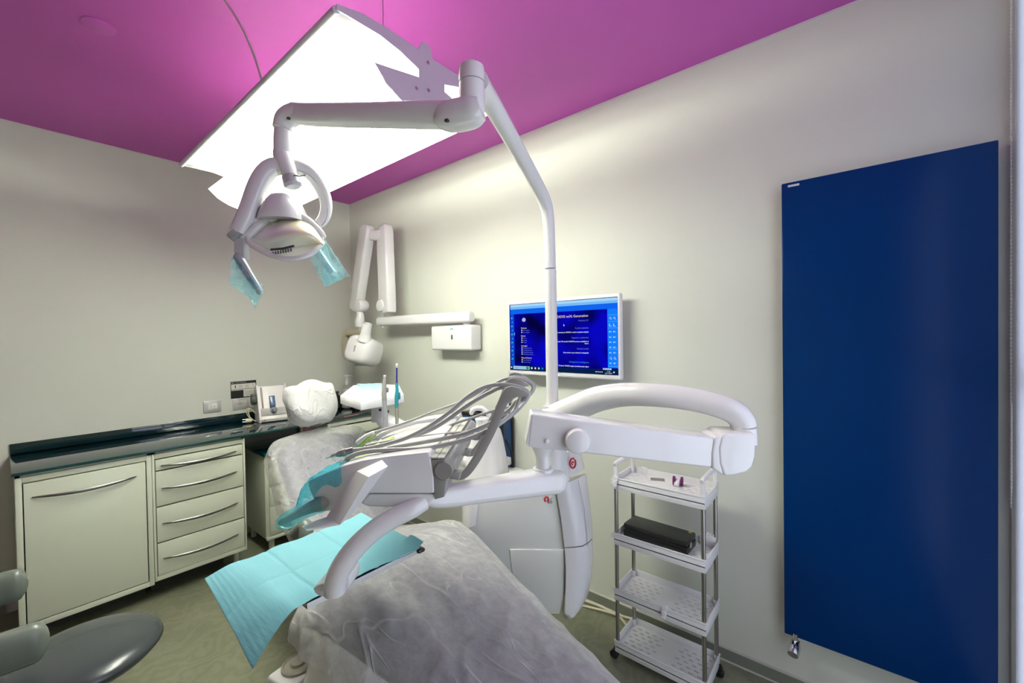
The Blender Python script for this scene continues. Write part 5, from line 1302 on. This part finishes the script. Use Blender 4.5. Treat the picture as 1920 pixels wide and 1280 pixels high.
MB().tube([at(744, 718, S1), at(744, 688, S1)], mm(1.5, S1), 10).build('navy_tube', M('navy_tube', (.01, .015, .22), .35), s2)
MB().tube([at(744, 688, S1), at(744, 683, S1)], mm(2.1, S1), 10, round_end=True).build('white_tip', m_white, s2)

# ============================================================ OPERATOR STOOL
st = thing('operator_stool', 'sage and slate saddle stool with wrap-around backrest, bottom left of photo', 'stool', (1.74, -2.08, 0))
SCX, SCY, SZ = 1.762, -2.072, .50
MB().lathe((SCX, SCY, SZ-.07), (0, 0, 1), [(.001, -.0), (.15, .002), (.20, .02), (.222, .045), (.217, .060), (.20, .073), (.16, .082), (.10, .087), (.001, .089)], 48).build('seat', m_slate, st, ang=60)
MB().lathe((SCX, SCY, SZ-.10), (0, 0, 1), [(.12, 0), (.13, .03)], 24).build('seat_plate', m_dgrey, st)
MB().lathe((SCX, SCY, .09), (0, 0, 1), [(.03, 0), (.03, .17), (.022, .172), (.022, .32)], 20).build('gas_column', m_pole, st)
for k in range(5):
    a = 2*math.pi*k/5+.3; dx, dy = math.cos(a), math.sin(a)
    MB().tube([(SCX+.02*dx, SCY+.02*dy, .11), (SCX+.15*dx, SCY+.15*dy, .095), (SCX+.26*dx, SCY+.26*dy, .07)], [.022, .019, .014], 12, rb=[.028, .024, .018], up=(0, 0, 1), round_end=True).build('base_leg', m_pole, st)
    c_ = MB().tube([(SCX+.26*dx, SCY+.26*dy, .03), (SCX+.26*dx, SCY+.26*dy, .072)], .007, 8).build('caster', m_black, st)
    MB().lathe((SCX+.265*dx-.011*dy, SCY+.265*dy+.011*dx, .026), (dy, -dx, 0), [(.001, 0), (.024, .001), (.026, .004), (.026, .018), (.024, .021), (.001, .022)], 16).build('wheel', m_black, c_)
bk_ = [(1.575, -2.225, .735), (1.57, -2.28, .735), (1.60, -2.36, .715), (1.66, -2.46, .71), (1.78, -2.50, .71), (1.92, -2.46, .71), (2.02, -2.38, .71), (2.06, -2.29, .735), (2.068, -2.195, .735)]
MB().tube(spl(bk_, 5), .058, 18, up=(0, 0, 1), e=.75, rb=.030, round_end=True).build('backrest', m_green_grey, st)
MB().tube(spl([(1.80, -2.24, .43), (1.80, -2.42, .44), (1.80, -2.50, .52), (1.80, -2.51, .68)], 5), .016, 12).build('backrest_stem', m_dgrey, st)
